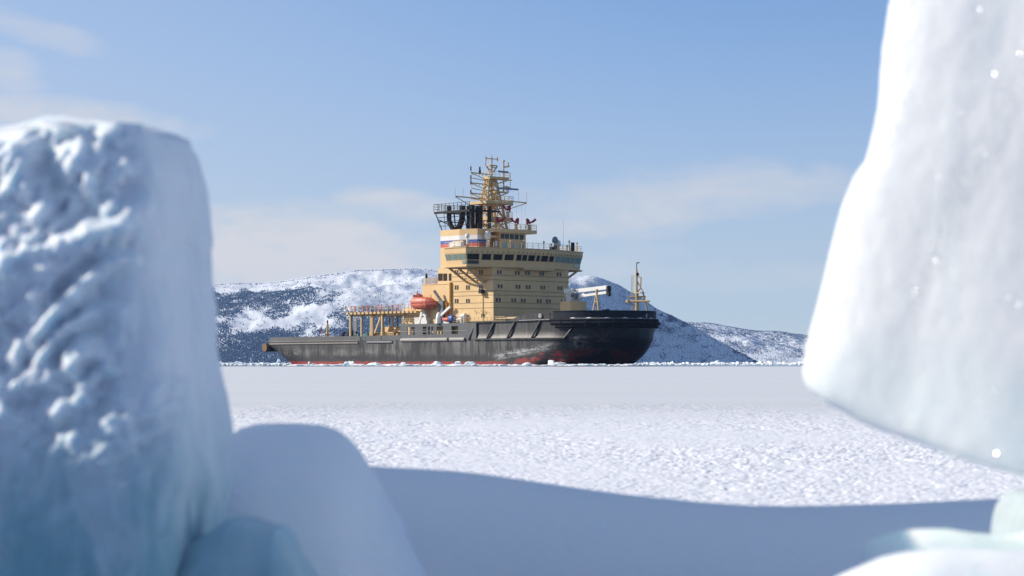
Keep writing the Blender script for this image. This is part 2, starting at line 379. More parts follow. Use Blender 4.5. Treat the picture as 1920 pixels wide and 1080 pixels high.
def hill(name, px, py, shore, ridge, m_, seed, amp, ncol=640, nrow=90, right_face=None):
    pxs = np.linspace(px[0], px[-1], ncol); e = (HOR - np.interp(pxs, px, py)) / F_PX
    ker = np.hanning(9); ker /= ker.sum(); e = np.convolve(np.pad(e, 4, 'edge'), ker, 'valid')
    dr = np.interp(pxs, *ridge) if isinstance(ridge, tuple) else np.full(ncol, float(ridge))
    tt = np.concatenate([np.linspace(0, 1, nrow), np.linspace(1.02, 1.5, 14)])
    sh = np.interp(pxs, *shore) if isinstance(shore, tuple) else np.full(ncol, float(shore))
    co = np.zeros((len(tt), ncol, 3))
    for i, q in enumerate(tt):
        D_ = sh + (dr - sh) * q
        X_ = (pxs - 960) / F_PX * D_
        shape = (.30 * q + .70 * (1 - (1 - min(q, 1)) ** 1.7)) if q <= 1 else 1 - (q - 1) * 1.5
        zz = e * dr * shape
        n_ = fbm(X_ * .012, D_ * .006, 0, 5, seed, .6) * amp
        env = np.clip(zz / 30., 0, 1) * (math.sin(math.pi * min(q, 1)) ** .6 if 0 < q < 1 else 0) + (.05 if q == 1 else 0)
        cap = (e * dr * (D_ / dr)) * .985
        z = zz + n_ * env
        if q < 1: z = np.minimum(z, cap)
        co[i] = np.stack([X_, D_, CAM_Z * min(1, q) + z + WATER_Z - .3 * (q == 0)], -1)
    return tag(np_mesh(name, co, len(tt), ncol, m_), kind='structure'), co[:nrow], pxs
hp = [-900, -300, 0, 250, 395, 440, 480, 520, 560, 600, 640, 665, 700, 740, 775, 800, 830, 880, 940, 1000, 1050, 1085, 1100, 1112, 1128, 1145, 1160, 1180, 1195, 1230, 1260, 1300, 1350, 1400, 1425]
hy = [600, 560, 548, 540, 533, 530.5, 531, 528, 522, 516, 510, 505.5, 505, 503, 502, 504, 508, 512, 514, 515, 517, 518, 516, 517, 521, 529, 533, 547, 553, 578, 592, 611, 640, 667, 681]
_, HCO, HPX = hill('hill', hp, hy, ([-900, 900, 1050, 1110, 1160, 1210, 1425], [1700, 1750, 2000, 2380, 2600, 2690, 3080]), ([-900, 900, 1050, 1110, 1160, 1210, 1425], [3200, 3000, 2800, 2740, 2760, 2810, 3180]), 'fell_snow', 21, 7)
hp2 = [1180, 1250, 1295, 1320, 1335, 1360, 1400, 1425, 1450, 1480, 1515, 1560, 1700, 2000, 2800]
hy2 = [604, 603, 605, 605, 606, 611, 618, 621, 620.5, 624, 629, 633, 640, 650, 672]
_, FCO, FPX = hill('far_hill', hp2, hy2, 3700, 4300, 'fell_far', 44, 8, ncol=420)

# birch scrub and low spruce on the slopes, thousands of small crowns that read as one wood
def wood(name, HCO, HPX, n_try, dens, seed, hmin=.5, hmax=1.7):
    rg = np.random.default_rng(seed); nr_, nc_ = HCO.shape[:2]
    lo_c = np.searchsorted(HPX, -60); fi = rg.uniform(0, nr_ - 1.01, n_try); fj = rg.uniform(lo_c, nc_ - 1.01, n_try)
    i, j = fi.astype(int), fj.astype(int); a, b = (fi - i)[:, None], (fj - j)[:, None]
    P = HCO[i, j] * (1 - a) * (1 - b) + HCO[i + 1, j] * a * (1 - b) + HCO[i, j + 1] * (1 - a) * b + HCO[i + 1, j + 1] * a * b
    px = 960 + P[:, 0] / P[:, 1] * F_PX; py = HOR - (P[:, 2] - CAM_Z) / P[:, 1] * F_PX
    k = rg.random(n_try) < dens(px, py, P); P = P[k]; n = len(P)
    h = rg.uniform(hmin, hmax, n) ; r = h * rg.uniform(.22, .40, n); ang = rg.uniform(0, 6.28, n)
    V = np.zeros((n, 9, 3)); c4 = np.array([0, 1, 2, 3]) * math.pi / 2
    for q in range(4):
        V[:, q] = P + np.stack([np.cos(ang + c4[q]) * r * .6, np.sin(ang + c4[q]) * r * .6, -.3 * np.ones(n)], -1)
        V[:, 4 + q] = P + np.stack([np.cos(ang + c4[q] + .5) * r, np.sin(ang + c4[q] + .5) * r, h * rg.uniform(.35, .6, n)], -1)
    V[:, 8] = P + np.stack([rg.normal(0, .2, n), rg.normal(0, .2, n), h], -1)
    fq = []
    for q in range(4):
        w_ = (q + 1) % 4; fq += [(q, w_, 4 + w_), (q, 4 + w_, 4 + q), (4 + q, 4 + w_, 8)]
    F = (np.arange(n)[:, None, None] * 9 + np.array(fq)[None]).reshape(-1, 3)
    me = bpy.data.meshes.new(name); me.vertices.add(n * 9); me.vertices.foreach_set('co', V.reshape(-1))
    me.loops.add(F.size); me.loops.foreach_set('vertex_index', F.reshape(-1).astype(np.int32)); me.polygons.add(len(F))
    me.polygons.foreach_set('loop_start', np.arange(0, F.size, 3, dtype=np.int32)); me.update(calc_edges=True)
    return tag(link(name, me, 'scrub'), kind='stuff')
M['scrub'] = mat('scrub', (.085, .14, .235), .9, 0, .05)
def dens_near(px, py, P):
    big_ = fbm(px * .010 + 3, py * .030, 0, 4, 301); sm = fbm(px * .05, py * .10, 0, 3, 305)
    base = sstep(535, 640, py) * 1.05 - .15
    d_ = base + .75 * big_ + .30 * sm
    band = np.exp(-((py - (556 + (px - 395) * -.018)) / 8.0) ** 2) * sstep(420, 470, px) * sstep(690, 600, px)
    band2 = np.exp(-((py - (566 - (px - 395) * .01)) / 16.0) ** 2) * sstep(700, 520, px)
    d_ = d_ + .55 * band + .45 * band2 - .55 * sstep(545, 525, py) - .5 * sstep(520, 700, px) * sstep(590, 560, py)
    d_ = np.where(px > 1040, -.03 + .16 * big_ + .14 * sm, d_)
    return np.clip(d_ * 1.15, .012, .92) * sstep(-60, 280, px + 60 * big_)
wood('birch_wood', HCO, HPX, 700000, dens_near, 5)
def dens_far_shade(px, py, P): return np.clip(.45 + .6 * fbm(px * .02, py * .09, 0, 4, 311) + .5 * np.exp(-((py - 625) / 9.) ** 2), .05, 1)
wood('birch_wood', FCO, FPX, 110000, dens_far_shade, 6, .8, 2.2)  # far crowns added to darken the sunlit slope in place of shade

# rough broken ice far out, in front of the shore
def far_brash(name, u0, u1, n, dist, seed):
    us = np.linspace(u0, u1, n); rows = []
    hh = .25 + .55 * np.abs(fbm(us * 900, 0, 0, 3, seed)) ** 1.0 + .9 * np.clip(fbm(us * 260, 0, 1, 2, seed + 3) - .35, 0, 1)
    for dy, k in ((-9, 0), (-5, .55), (-2, 1), (3, .9), (8, 0)):
        rows.append(np.stack([us * dist, dist + dy + fbm(us * 700, dy, 0, 2, seed + 7) * 3, WATER_Z + hh * k * (1 + .5 * fbm(us * 1500, dy, 2, 2, seed + 9)) - .02], -1))
    co = np.stack(rows, 0)
    o = np_mesh(name, co, 5, n, 'floe_ice'); o.data.polygons.foreach_set('use_smooth', [False] * len(o.data.polygons))
    return tag(o, kind='stuff')
far_brash('brash_ice', -.24, .24, 1500, 1050, 13)

# ------------------------------------------------------------------ the icebreaker (ship axes: x forward, y port, z up, origin at deckhouse front on the waterline)
TH = R(49); CT, ST = math.cos(TH), math.sin(TH); RX, RY = 3.85, 436.6
def onside(px, py, y=-10.0):
    u = (px - 960) / F_PX; d = (y + RX * ST + RY * CT) / (ST * u + CT); X = u * d
    return ((X - RX) * CT - (d - RY) * ST, y, CAM_Z + (HOR - py) / F_PX * d - WATER_Z)
def onfront(px, py, x=0.0):
    u = (px - 960) / F_PX; d = (x + CT * RX - ST * RY) / (CT * u - ST); X = u * d
    return (x, (X - RX) * ST + (d - RY) * CT, CAM_Z + (HOR - py) / F_PX * d - WATER_Z)
ship = bpy.data.objects.new('icebreaker', None); C.objects.link(ship)
ship.location = (RX, RY, WATER_Z); ship.rotation_euler = (0, 0, -TH)
tag(ship, 'large icebreaker with black hull, tan superstructure and lattice mast, lying beyond the snowfield', 'ship')

def x_end(z): q = min(1, max(0, z / 8.4)); return 26.0 + 5.5 * (1 - (1 - q) ** 3.0)
def x_start(z): q = min(1, max(-.3, z / 4.6)); return -69.3 - 9.3 * q
def xmap(xn, z):
    if xn < -60: return -60 + (xn + 60) * (-60 - x_start(z)) / 17.0
    if xn > 4: return 4 + (xn - 4) * (x_end(z) - 4) / 32.0
    return xn
def half(x, z):
    q = min(1, max(0, z / 8.4)); B = 10.95 + .15 * min(1, max(0, z / 5.0)) - .35 * max(0, min(1, (z - 5.3) / .6))
    x0 = 10 + 8 * q ** .45; xe = x_end(z)
    if x > x0:
        r_ = min(1.0, (x - x0) / (xe - x0)); B *= (1 - r_ ** (1.7 + .8 * q)) ** (.55 - .03 * q)
    xs_ = x_start(z)
    if x < xs_ + 9: B *= 1 - .13 * (1 - (x - xs_) / 9) ** 2
    return B
def top(x):
    for a, b, za, zb in ((-78, -39.9, 6.15, 6.15), (-39.9, -28, 5.25, 5.25), (-28, -4, 5.25, 5.25), (-4, 4.4, 8.5, 8.5), (4.4, 10.7, 8.5, 9.75), (10.7, 37, 9.75, 9.75)):
        if a <= x < b: return za + (zb - za) * (x - a) / (b - a)
    return 9.75
def shell(name, cols, zrows, m_, parent, thick=True, cap_z=None, smooth=True):
    """both sides of the hull between given height rows (a row may be a function of x)"""
    mb = MB()
    def row(zr, sgn): return [(xmap(xn, zv), sgn * half(xmap(xn, zv), zv), zv) for xn in cols for zv in [zr(xn) if callable(zr) else zr]]
    rs = [row(z, -1) for z in zrows]; mb.grid(rs)
    rs = [row(z, 1)[::-1] for z in zrows]; mb.grid(rs)
    # transom
    if cols[0] < -76: mb.grid([[ (xmap(cols[0], z), s_ * half(xmap(cols[0], z), z), z) for s_ in (1, 0, -1)] for z in [zr(cols[0]) if callable(zr) else zr for zr in zrows]])
    if cap_z is not None:
        q = len(cols); a = row(cap_z, -1); b = row(cap_z, 1); mb.grid([a, b])
    return mb.build(name, m_, parent, smooth)
cols = sorted(set([-77, -76, -74, -71, -68, -64, -60] + list(np.arange(-57, 5, 3.0)) + [4.4] + list(np.arange(6, 30, 1.0)) + list(np.arange(30, 36.01, .4))))
hull = shell('hull', cols, [-1.5, -.6, 0, .5, 1, 1.6, 2.3, 3, 3.8, 4.5, 5.0, 5.25], 'hull_paint', ship, cap_z=5.25)
hull['label'] = 'worn black hull scratched grey along the side, red at the waterline'
colsF = [x for x in cols if x >= -4.1]; colsF = [-4.0] + [x for x in colsF if x > -4]
o = shell('topside', colsF, [5.25] + [(lambda k: (lambda x: 5.25 + (top(x) - 5.25) * k))(k) for k in (.12, .35, .6, .85, 1)], 'hull_paint', hull, cap_z=None)
# foredeck inside the bulwark
mb = MB(); cf = [x for x in colsF]
mb.grid([[(xmap(x, 8.4), -half(xmap(x, 8.4), 8.4) + .05, 8.4) for x in cf], [(xmap(x, 8.4), half(xmap(x, 8.4), 8.4) - .05, 8.4) for x in cf]])
mb.build('foredeck', 'deck_paint', hull)
# bow bulwark (dark navy, set a little outboard with a rail on top) and its fender rings
def ringline(xa, xb, z, off, n=44, sgns=(-1, 1)):
    xs_ = [xa + (x_end(z) - xa) * math.sin(math.pi / 2 * i / n) for i in range(n + 1)]
    L_ = [(x, -half(x, z)) for x in xs_] + [(x, half(x, z)) for x in xs_[::-1][1:]]
    o_ = []
    for i, (x, y) in enumerate(L_):
        a = L_[max(0, i - 1)]; b = L_[min(len(L_) - 1, i + 1)]; tx, ty = b[0] - a[0], b[1] - a[1]; l_ = math.hypot(tx, ty) or 1
        o_.append((x + ty / l_ * off, y - tx / l_ * off))
    return o_
M['bow_paint'] = painted('bow_paint', (.005, .010, .020), .6, .3)
RL = ringline(18.6, 36, 9.2, .02); RLi = ringline(18.6, 36, 9.2, -.18)
mb = MB()
mb.grid([[(x, y, 8.9) for x, y in RL], [(x, y, 10.2) for x, y in RL], [(x, y, 10.45) for x, y in ringline(18.6, 36, 9.2, .10)], [(x, y, 10.5) for x, y in ringline(18.6, 36, 9.2, .10)], [(x, y, 10.5) for x, y in RLi], [(x, y, 8.45) for x, y in RLi]])
bw = mb.build('bulwark', 'bow_paint', hull)
mb = MB()                                         # mid bulwark with its ramp
bx = [4.4, 6, 7.5, 9, 10.7, 14, 17.6]
bz = [8.55, 8.95, 9.35, 9.75, 10.02, 10.15, 10.25]
mb.grid([[(x, -half(x, 8.6) - .06, 8.45) for x in bx], [(x, -half(x, 8.6) - .06, z) for x, z in zip(bx, bz)], [(x, -half(x, 8.6) + .14, z) for x, z in zip(bx, bz)], [(x, -half(x, 8.6) + .14, 8.4) for x in bx]])
mb.grid([[(x, half(x, 8.6) + .06, z) for x, z in zip(bx, bz)], [(x, half(x, 8.6) + .06, 8.45) for x in bx]])
mb.build('bulwark', 'hull_paint', hull)
for zc_, r_, off, xa in ((8.72, .30, .26, 18.0), (8.12, .40, .50, 18.6), (7.50, .32, .36, 19.6)):
    L_ = ringline(xa, 36, zc_, off); mb = MB(); n = 8
    mb.grid([[(x + (0), y, zc_) for x, y in L_]] * 1 + []) if False else None
    rings = []
    for k in range(n + 1):
        a = 2 * math.pi * k / n
        Lk = ringline(xa, 36, zc_, off + r_ * math.cos(a)); rings.append([(x, y, zc_ + r_ * math.sin(a)) for x, y in Lk])
    mb.grid(rings); mb.build('fender', 'rubber', hull, True)
for i in range(5, 56, 6):
    a = ringline(19, 36, 8.2, .90)[i]; b = ringline(19, 36, 8.2, .2)[i]
    mb = MB(); mb.bar((a[0], a[1], 7.4), (a[0] * .999, a[1], 9.0), .10, .12); mb.build('fender_clamp', 'rubber', hull)
mb = MB()                                         # snow caught on top of the fender
L1 = ringline(23, 36, 9.0, .12); L2 = ringline(23, 36, 9.0, .40)
hs = [.02 + .16 * max(0, math.sin(i * .9) * math.sin(i * .31 + 1)) for i in range(len(L1))]
mb.grid([[(x, y, 9.0) for x, y in L2], [(x, y, 9.03 + h_) for (x, y), h_ in zip(L1, hs)]]); mb.build('snow_ledge', 'floe_ice', hull, True)
# strake along the foot of the bulwark and knuckle line, slanting ribs between them
def strake(xa, xb, za, zb, depth, ht, name, m_, n=20, y_extra=0.0):
    mb = MB(); xs_ = np.linspace(xa, xb, n); zs_ = np.linspace(za, zb, n); pr = []
    for dz, dd in ((-ht / 2, 0), (-ht / 4, depth), (ht / 4, depth), (ht / 2, 0)):
        pr.append([(x, -(half(x, z) + dd + y_extra), z + dz) for x, z in zip(xs_, zs_)])
    mb.grid(pr); return mb.build(name, m_, hull)
strake(-6.3, 24.5, 8.6, 8.85, .42, .30, 'rubbing_strake', 'hull_paint')
strake(9, 22.0, 8.80, 8.92, .46, .10, 'snow_ledge', 'floe_ice')
strake(-4.5, 21.6, 5.2, 5.15, .38, .42, 'rubbing_strake', 'hull_paint')
for i, (pt, pb) in enumerate((((891, 607), (880, 637)), ((925, 605.5), (914, 636)), ((964, 604), (952, 635)), ((1012, 602), (998, 634)), ((1076, 600), (1055, 634)), ((1118, 613), (1100, 640)))):
    a = onside(*pt, -11.0); b = onside(*pb, -11.0)
    ya = -half(a[0], a[2]); yb = -half(b[0], b[2])
    mb = MB()
    mb.add([(a[0] - .22, ya - .02, a[2]), (a[0] + .22, ya - .02, a[2]), (a[0] + .14, ya - .32, a[2]), (a[0] - .14, ya - .32, a[2]),
            (b[0] - .22, yb - .02, b[2]), (b[0] + .22, yb - .02, b[2]), (b[0] + .14, yb - .32, b[2]), (b[0] - .14, yb - .32, b[2])],
           [(0, 1, 5, 4), (1, 2, 6, 5), (2, 3, 7, 6), (3, 0, 4, 7), (0, 3, 2, 1), (4, 5, 6, 7)])
    mb.build('hull_rib', 'hull_paint', hull)
# anchor in its recess
def hull_at(px, z):
    best = min((abs(960 + F_PX * (RX + x * CT - half(x, z) * ST) / (RY - x * ST - half(x, z) * CT) - px), x) for x in np.linspace(0, x_end(z) - .02, 700)); return best[1]
az_ = 5.6; ax = hull_at(1131, az_); ay = -half(ax, az_)
mb = MB()
def hp_(x, z, d_=0.0): return (x, -(half(x, z) + d_), z)
rec = [(ax - 2.9, az_ - 1.7), (ax + 2.0, az_ - 1.5), (ax + 2.2, az_ + 1.2), (ax - .9, az_ + 1.5)]
mb.add([hp_(x, z, .04) for x, z in rec] + [hp_(x, z, -.5) for x, z in rec], [(0, 1, 2, 3), (0, 4, 5, 1), (1, 5, 6, 2), (2, 6, 7, 3), (3, 7, 4, 0)])
mb.build('anchor_recess', 'rubber', hull)
mb = MB(); mb.bar(hp_(ax, az_ - 1.0, .25), hp_(ax + .3, az_ + 1.0, .25), .3, .35)
mb.bar(hp_(ax - 1.2, az_ + .9, .3), hp_(ax, az_ - .6, .35), .28, .5); mb.bar(hp_(ax + 1.0, az_ + .8, .3), hp_(ax, az_ - .6, .35), .28, .5)
mb.bar(hp_(ax - .9, az_ - .9, .3), hp_(ax + .9, az_ - .8, .3), .5, .4); mb.build('anchor', 'rusty_steel', hull)
rs = random.Random(5)
# hawse holes
for px, py, yy in ((1213, 592, 0), (1013, 592, 0)):
    if px > 1100: x, y, z = onfront(px, py, 31.3); p0 = Vector((x - .1, y, z)); ax_ = Vector((.95, .3, 0))
    else: x, y, z = onside(px, py, -11); p0 = Vector((x, y - .0, z)); ax_ = Vector((0, -1, 0))
    mb = MB(); mb.tube(p0 - ax_ * .2, p0 + ax_ * .12, .46, n=12); mb.build('hawse_pipe', 'rub_grey', hull)
# stern: roller fender, bulwark, rails and tubes
mb = MB(); mb.tube((-79.7, -10.2, 4.0), (-79.7, 10.2, 4.0), .95, n=14); mb.build('stern_fender', 'tyre_brown', hull, False)
mb = MB()
for y in (-9, -5, 0, 5, 9): mb = MB(); mb.box(-79.4, -78.2, y - .3, y + .3, 3.4, 4.6); mb.build('fender_bracket', 'rubber', hull)
M['stern_paint'] = painted('stern_paint', (.10, .10, .104), .6, .5)
mb = MB()
sb = [-78.5, -76.5, -73, -68, -60, -50, -42.6]
def side_wall(mb, xs_, z0, z1, t_=.18, off=.02, sides=(-1,)):
    for s_ in sides:
        o0 = [(x, s_ * (half(x, 5.0) + off), z0) for x in xs_]; o1 = [(x, s_ * (half(x, 5.0) + off), z1) for x in xs_]
        i0 = [(x, s_ * (half(x, 5.0) + off - t_), z0) for x in xs_]; i1 = [(x, s_ * (half(x, 5.0) + off - t_), z1) for x in xs_]
        mb.grid([o0, o1, i1, i0])
        mb.add([o0[0], o1[0], i1[0], i0[0], o0[-1], o1[-1], i1[-1], i0[-1]], [(0, 1, 2, 3), (4, 5, 6, 7)])
for xs_, sd in ((sb, (-1,)), ([-40.3, -37.5, -35.2], (-1,)), (sb, (1,)), ([-40.3, -37.5, -35.2], (1,))):
    mb = MB(); side_wall(mb, xs_, 5.2, 6.25, sides=sd); mb.build('bulwark', 'stern_paint', hull)
mb = MB(); mb.box(-78.6, -78.4, -9.4, 9.4, 5.2, 6.2); mb.build('bulwark', 'stern_paint', hull)
mb = MB()
for k in range(8): mb.box(-42.6 + k * .33 - .03, -42.6 + k * .33 + .03, -11.1, -11.0, 5.3, 6.2)
for z in (5.4, 5.8, 6.2): mb.box(-42.6, -40.3, -11.09, -11.01, z - .04, z + .04)
mb.build('bulwark_gate', 'grey_paint', hull)
def halfpipe(name, xa, xb, z, r_, m_, off=.0):
    mb = MB(); n = 8; xs_ = np.linspace(xa, xb, 16); rr = []
    for k in range(n + 1):
        a = -math.pi / 2 + math.pi * k / n
        rr.append([(x, -(half(x, min(z, 5.0)) + off + r_ * math.cos(a)), z + r_ * math.sin(a)) for x in xs_])
    mb.grid(rr); mb.add([r[0] for r in rr], [tuple(range(n + 1))]); mb.add([r[-1] for r in rr], [tuple(range(n, -1, -1))])
    return mb.build(name, m_, hull, False)
halfpipe('rubbing_strake', -78, -43.2, 4.72, .20, 'rub_dull'); halfpipe('rubbing_strake', -77.8, -43.2, 5.25, .10, 'rub_dull')
halfpipe('rubbing_strake', -40.0, -31.3, 4.85, .26, 'grey_paint'); halfpipe('rubbing_strake', -28.2, -12.9, 5.25, .40, 'rub_grey'); halfpipe('rubbing_strake', -12.2, -7.5, 5.25, .40, 'rub_grey')
# long wall with openings between aft deck and bow
mb = MB()
holes = [(764.5, 768.5), (772, 778), (793, 800), (803, 807), (809.2, 812.6), (819, 831), (847, 859.5)]
hx = [(onside(a, 620, -11.05)[0], onside(b, 620, -11.05)[0]) for a, b in holes]
z0, z1, zl, zh = 5.25, 8.55, 6.35, 7.95
cur = -28.6
def wallbox(xa, xb, za, zb): mb.box(xa, xb, -11.12, -10.96, za, zb)
wallbox(-35.0, -28.6, z0, 6.3)
for a, b in hx:
    wallbox(cur, a, z0, z1); wallbox(a, b, z0, zl); wallbox(a, b, zh, z1); cur = b
wallbox(cur, -4.0, z0, z1)
for (a, b), n in ((hx[1], 3), (hx[2], 3)):
    for k in range(1, n): wallbox(a, b, zl + (zh - zl) * k / n - .1, zl + (zh - zl) * k / n + .1)
mb.box(-28.6, -4.0, 10.96, 11.12, z0, z1)
mb.build('side_wall', 'wall_grey', hull)['label'] = 'grey upper wall with square openings'
mb = MB(); mb.box(-28.5, -7, -11.17, -11.12, 7.0, 7.06); mb.build('paint_line', 'rub_grey', hull)
mb = MB(); mb.box(-28.6, .0, -11.0, 11.0, 8.40, 8.55); mb.box(-28.6, .0, -10.95, -10.0, 5.26, 5.40); mb.build('side_deck', 'deck_paint', hull)

# ---- deckhouse
house = MB()
house.box(-13.2, 0, -10, 10.25, 5.3, 19.7)
house.box(-22.6, -13.2, -9.98, 10.2, 5.3, 16.6)
house.box(-22.8, -13.2, -10.08, 10.3, 16.6, 16.75)
house = house.build('superstructure', 'tan_paint', ship)
mb = MB(); mb.box(-17.7, -12.9, -9.9, -4, 16.75, 19.9); mb.build('vent_house', 'tan_paint', house)
for a, b in ((822, 829.5), (831.5, 838), (842, 848)):
    p = onside(a, 513, -9.9); q = onside(b, 526, -9.9); mb = MB()
    mb.box(p[0], q[0], -9.98, -9.9, q[2], p[2])
    for k in range(7): mb.box(p[0], q[0], -10.03, -9.98, q[2] + (p[2] - q[2]) * (k + .2) / 7, q[2] + (p[2] - q[2]) * (k + .55) / 7)
    mb.build('vent_grille', 'brown_pipe', house)
mb = MB(); mb.tube((-13.2, -10.2, 8.6), (-13.2, -10.2, 16.9), .28, n=8); mb.build('riser_pipe', 'ochre_paint', house)
mb = MB()
for z in (18.0, 17.05, 14.9, 14.05, 12.55, 11.5): mb.box(-13.15, .045, -10.045, 10.295, z - .06, z + .06)
mb.build('weld_seam', 'seam_tan', house)
def win(p, wd, ht, face, par=None, glass='glass_dark'):
    x, y, z = p; f = MB(); g = MB(); b_ = .07
    if face == 's':
        f.box(x - wd / 2 - b_, x + wd / 2 + b_, y - .05, y + .02, z - ht / 2 - b_, z + ht / 2 + b_); g.box(x - wd / 2, x + wd / 2, y - .062, y - .045, z - ht / 2, z + ht / 2)
    else:
        f.box(x - .02, x + .05, y - wd / 2 - b_, y + wd / 2 + b_, z - ht / 2 - b_, z + ht / 2 + b_); g.box(x + .045, x + .062, y - wd / 2, y + wd / 2, z - ht / 2, z + ht / 2)
    o_ = f.build('window', 'tan_steel', par or house); g.build('pane', glass, o_); return o_
FZ = {'A': (510.3, [936, 969.7, 988.8, 1015.8, 1048], .0325), 'B': (536.7, [937.5, 971, 990, 1017.5, 1049.7], .0325), 'C': (562.5, [934, 963, 981, 1011, 1028, 1056], .025)}
for k, (y0, xs_, sl_) in FZ.items():
    zz = onfront(936, y0, 0)[2]
    for px in xs_:
        for s_ in (-2.7, 2.7):
            q = onfront(px + s_, y0, 0); win((0, q[1], zz), .44, .74, 'f')
for y0, xs_ in ((510.5, (856.5, 902)), (539, (856.3, 877.5, 902)), (564.5, (856.3, 877.5))):
    for px in xs_:
        for s_ in (-2.1, 2.1): win(onside(px + s_, y0, -10), .42, .85, 's')
for px, py in ((869, 593), (906, 592)):
    for s_ in (-2, 2): win(onside(px + s_, py, -10), .4, .8, 's')
# dark box on a bracket with its floodlight
p = onside(906, 546.5, -10); mb = MB(); mb.box(p[0] - .42, p[0] + .42, -10.9, -10.0, p[2] - .38, p[2] + .38); b_ = mb.build('lamp_box', 'black_paint', house)
mb = MB(); mb.box(p[0] - .55, p[0] + .55, -11.0, -10.0, p[2] - .56, p[2] - .40); mb.tube((p[0], -10.1, p[2] - .8), (p[0], -10.1, 8.6), .07); mb.build('bracket', 'tan_steel', b_)
for px in (905, 893, 912): q = onside(px, 585, -10); mb = MB(); mb.path([(q[0], -10.05, q[2] - .4), (q[0], -10.2, q[2] + .2), (q[0] + .2, -10.6, q[2] + .35), (q[0] + .3, -10.75, q[2] + .1)], .05); mb.build('lamp_bracket', 'tan_steel', house)
# aft lower houses under the platform
mb = MB(); mb.box(-29.5, -23, -9.2, 9.2, 5.3, 12.0); mb.build('aft_house', 'tan_paint', house)
a = onside(717.5, 628, -9)[0]; b_ = onside(730, 628, -9)[0]; c_ = onside(776, 628, -9)[0]
mb = MB(); mb.box(a, b_, -9.0, -4.0, 5.3, 8.15); mb.box(b_, c_, -8.2, -4.0, 5.3, 8.0); mb.box(b_, c_, -8.6, -8.2, 7.1, 7.3); mb.build('deck_house', 'tan_paint', house)

# ---- bridge
plan = [(-8.2, -15.3), (-2.0, -15.3), (-1.2, -12.6), (1.0, -5.2), (1.0, 5.2), (-1.2, 12.6), (-2.0, 15.3), (-8.2, 15.3)]
def offs(poly, k):
    cx = -5.0; n = len(poly); o_ = []
    for i, (x, y) in enumerate(poly):
        nx_, ny_ = 0.0, 0.0
        for a, b in ((i - 1, i), (i, i + 1)):
            if a < 0 or b >= n: continue
            tx, ty = poly[b][0] - poly[a][0], poly[b][1] - poly[a][1]; l_ = math.hypot(tx, ty); nx_ += ty / l_; ny_ += -tx / l_
        l_ = math.hypot(nx_, ny_) or 1; o_.append((x + nx_ / l_ * k, y + ny_ / l_ * k))
    return o_
BR = [(19.72, 0.0), (20.95, 0.10), (22.20, .48), (22.35, .55), (23.35, .62)]
mb = MB(); rows_b = [[(x, y, z) for x, y in offs(plan, k)] for z, k in BR]
mb.grid(rows_b)
for rr in (rows_b[0][::-1], rows_b[-1]): mb.add(rr, [tuple(range(len(rr)))])
for e in (0, -1):
    pass
mb.grid([[r[0] for r in rows_b], [r[-1] for r in rows_b]])
bridge = mb.build('bridge', 'tan_paint', ship)
mb = MB(); mb.prism(offs(plan, .75), 23.352, 23.50); mb.prism(offs(plan, .5), 19.55, 19.715); mb.prism([(0.2, -3.5), (1.6, -3.0), (1.6, 5.0), (.2, 5.5)], 19.15, 19.55); mb.build('bridge_deck', 'tan_steel', bridge)
def bwin(seg, t0, t1, glass, v0=.05, v1=.95, low=False):
    lo = offs(plan, .10); hi = offs(plan, .48); base = offs(plan, 0)
    (ax_, ay_), (bx_, by_) = lo[seg], lo[seg + 1]; (cx_, cy_), (dx_, dy_) = hi[seg], hi[seg + 1]
    def pt(t_, v):
        if v < 0: l_ = Vector((ax_ + (bx_ - ax_) * t_, ay_ + (by_ - ay_) * t_, 20.95)); return l_ + Vector((0, 0, v * 1.25))
        l_ = Vector((ax_ + (bx_ - ax_) * t_, ay_ + (by_ - ay_) * t_, 20.95)); h_ = Vector((cx_ + (dx_ - cx_) * t_, cy_ + (dy_ - cy_) * t_, 22.20)); return l_.lerp(h_, v)
    nrm_ = (Vector((by_ - ay_, -(bx_ - ax_), 0))).normalized()
    f = MB(); g = MB()
    def quad(m_, a, b, c, d_, k):
        P_ = [pt(a, c), pt(b, c), pt(b, d_), pt(a, d_)]; o1 = [p_ + nrm_ * k for p_ in P_]
        m_.add(P_ + o1, [(4, 5, 6, 7), (0, 1, 5, 4), (1, 2, 6, 5), (2, 3, 7, 6), (3, 0, 4, 7)])
    m_ = .012
    quad(f, t0 - m_, t1 + m_, v0 - .04, v1 + .03, .04); quad(g, t0, t1, v0, v1, .06)
    o_ = f.build('window', 'tan_steel', bridge); g.build('pane', glass, o_)
    if low:
        g = MB(); quad(g, t0, t1, -.62, -.08, .06); g.build('pane', glass, o_)
G, K = 'glass_sky', 'glass_dark'
for t0, t1, lo_ in ((.06, .26, False), (.32, .52, False), (.57, .76, False), (.81, .97, True)): bwin(0, t0, t1, G, low=lo_)
bwin(0, .02, .05, G)
bwin(1, .08, .92, K, low=True)
for t0, t1 in ((.05, .30), (.37, .62), (.69, .94)): bwin(2, t0, t1, K)
for t0, t1 in ((.02, .14), (.17, .28), (.32, .48), (.53, .61), (.65, .82), (.86, .97)): bwin(3, t0, t1, K)
for t0, t1 in ((.04, .26), (.31, .53), (.58, .78), (.83, .98)): bwin(4, t0, t1, G)
bwin(5, .08, .92, G, low=True); bwin(6, .05, .3, G); bwin(6, .36, .6, G)
# wiper posts / lamps along the roof edge
mb = MB()
for i in range(28):
    y = -14.8 + i * 1.1; x = np.interp(abs(y), [0, 5.2, 12.6, 15.3], [1, 1, -1.2, -2.0]) + .7
    mb.tube((x, y, 22.35), (x + .35, y, 22.7), .05, n=4)
mb.build('wiper', 'black_paint', bridge)
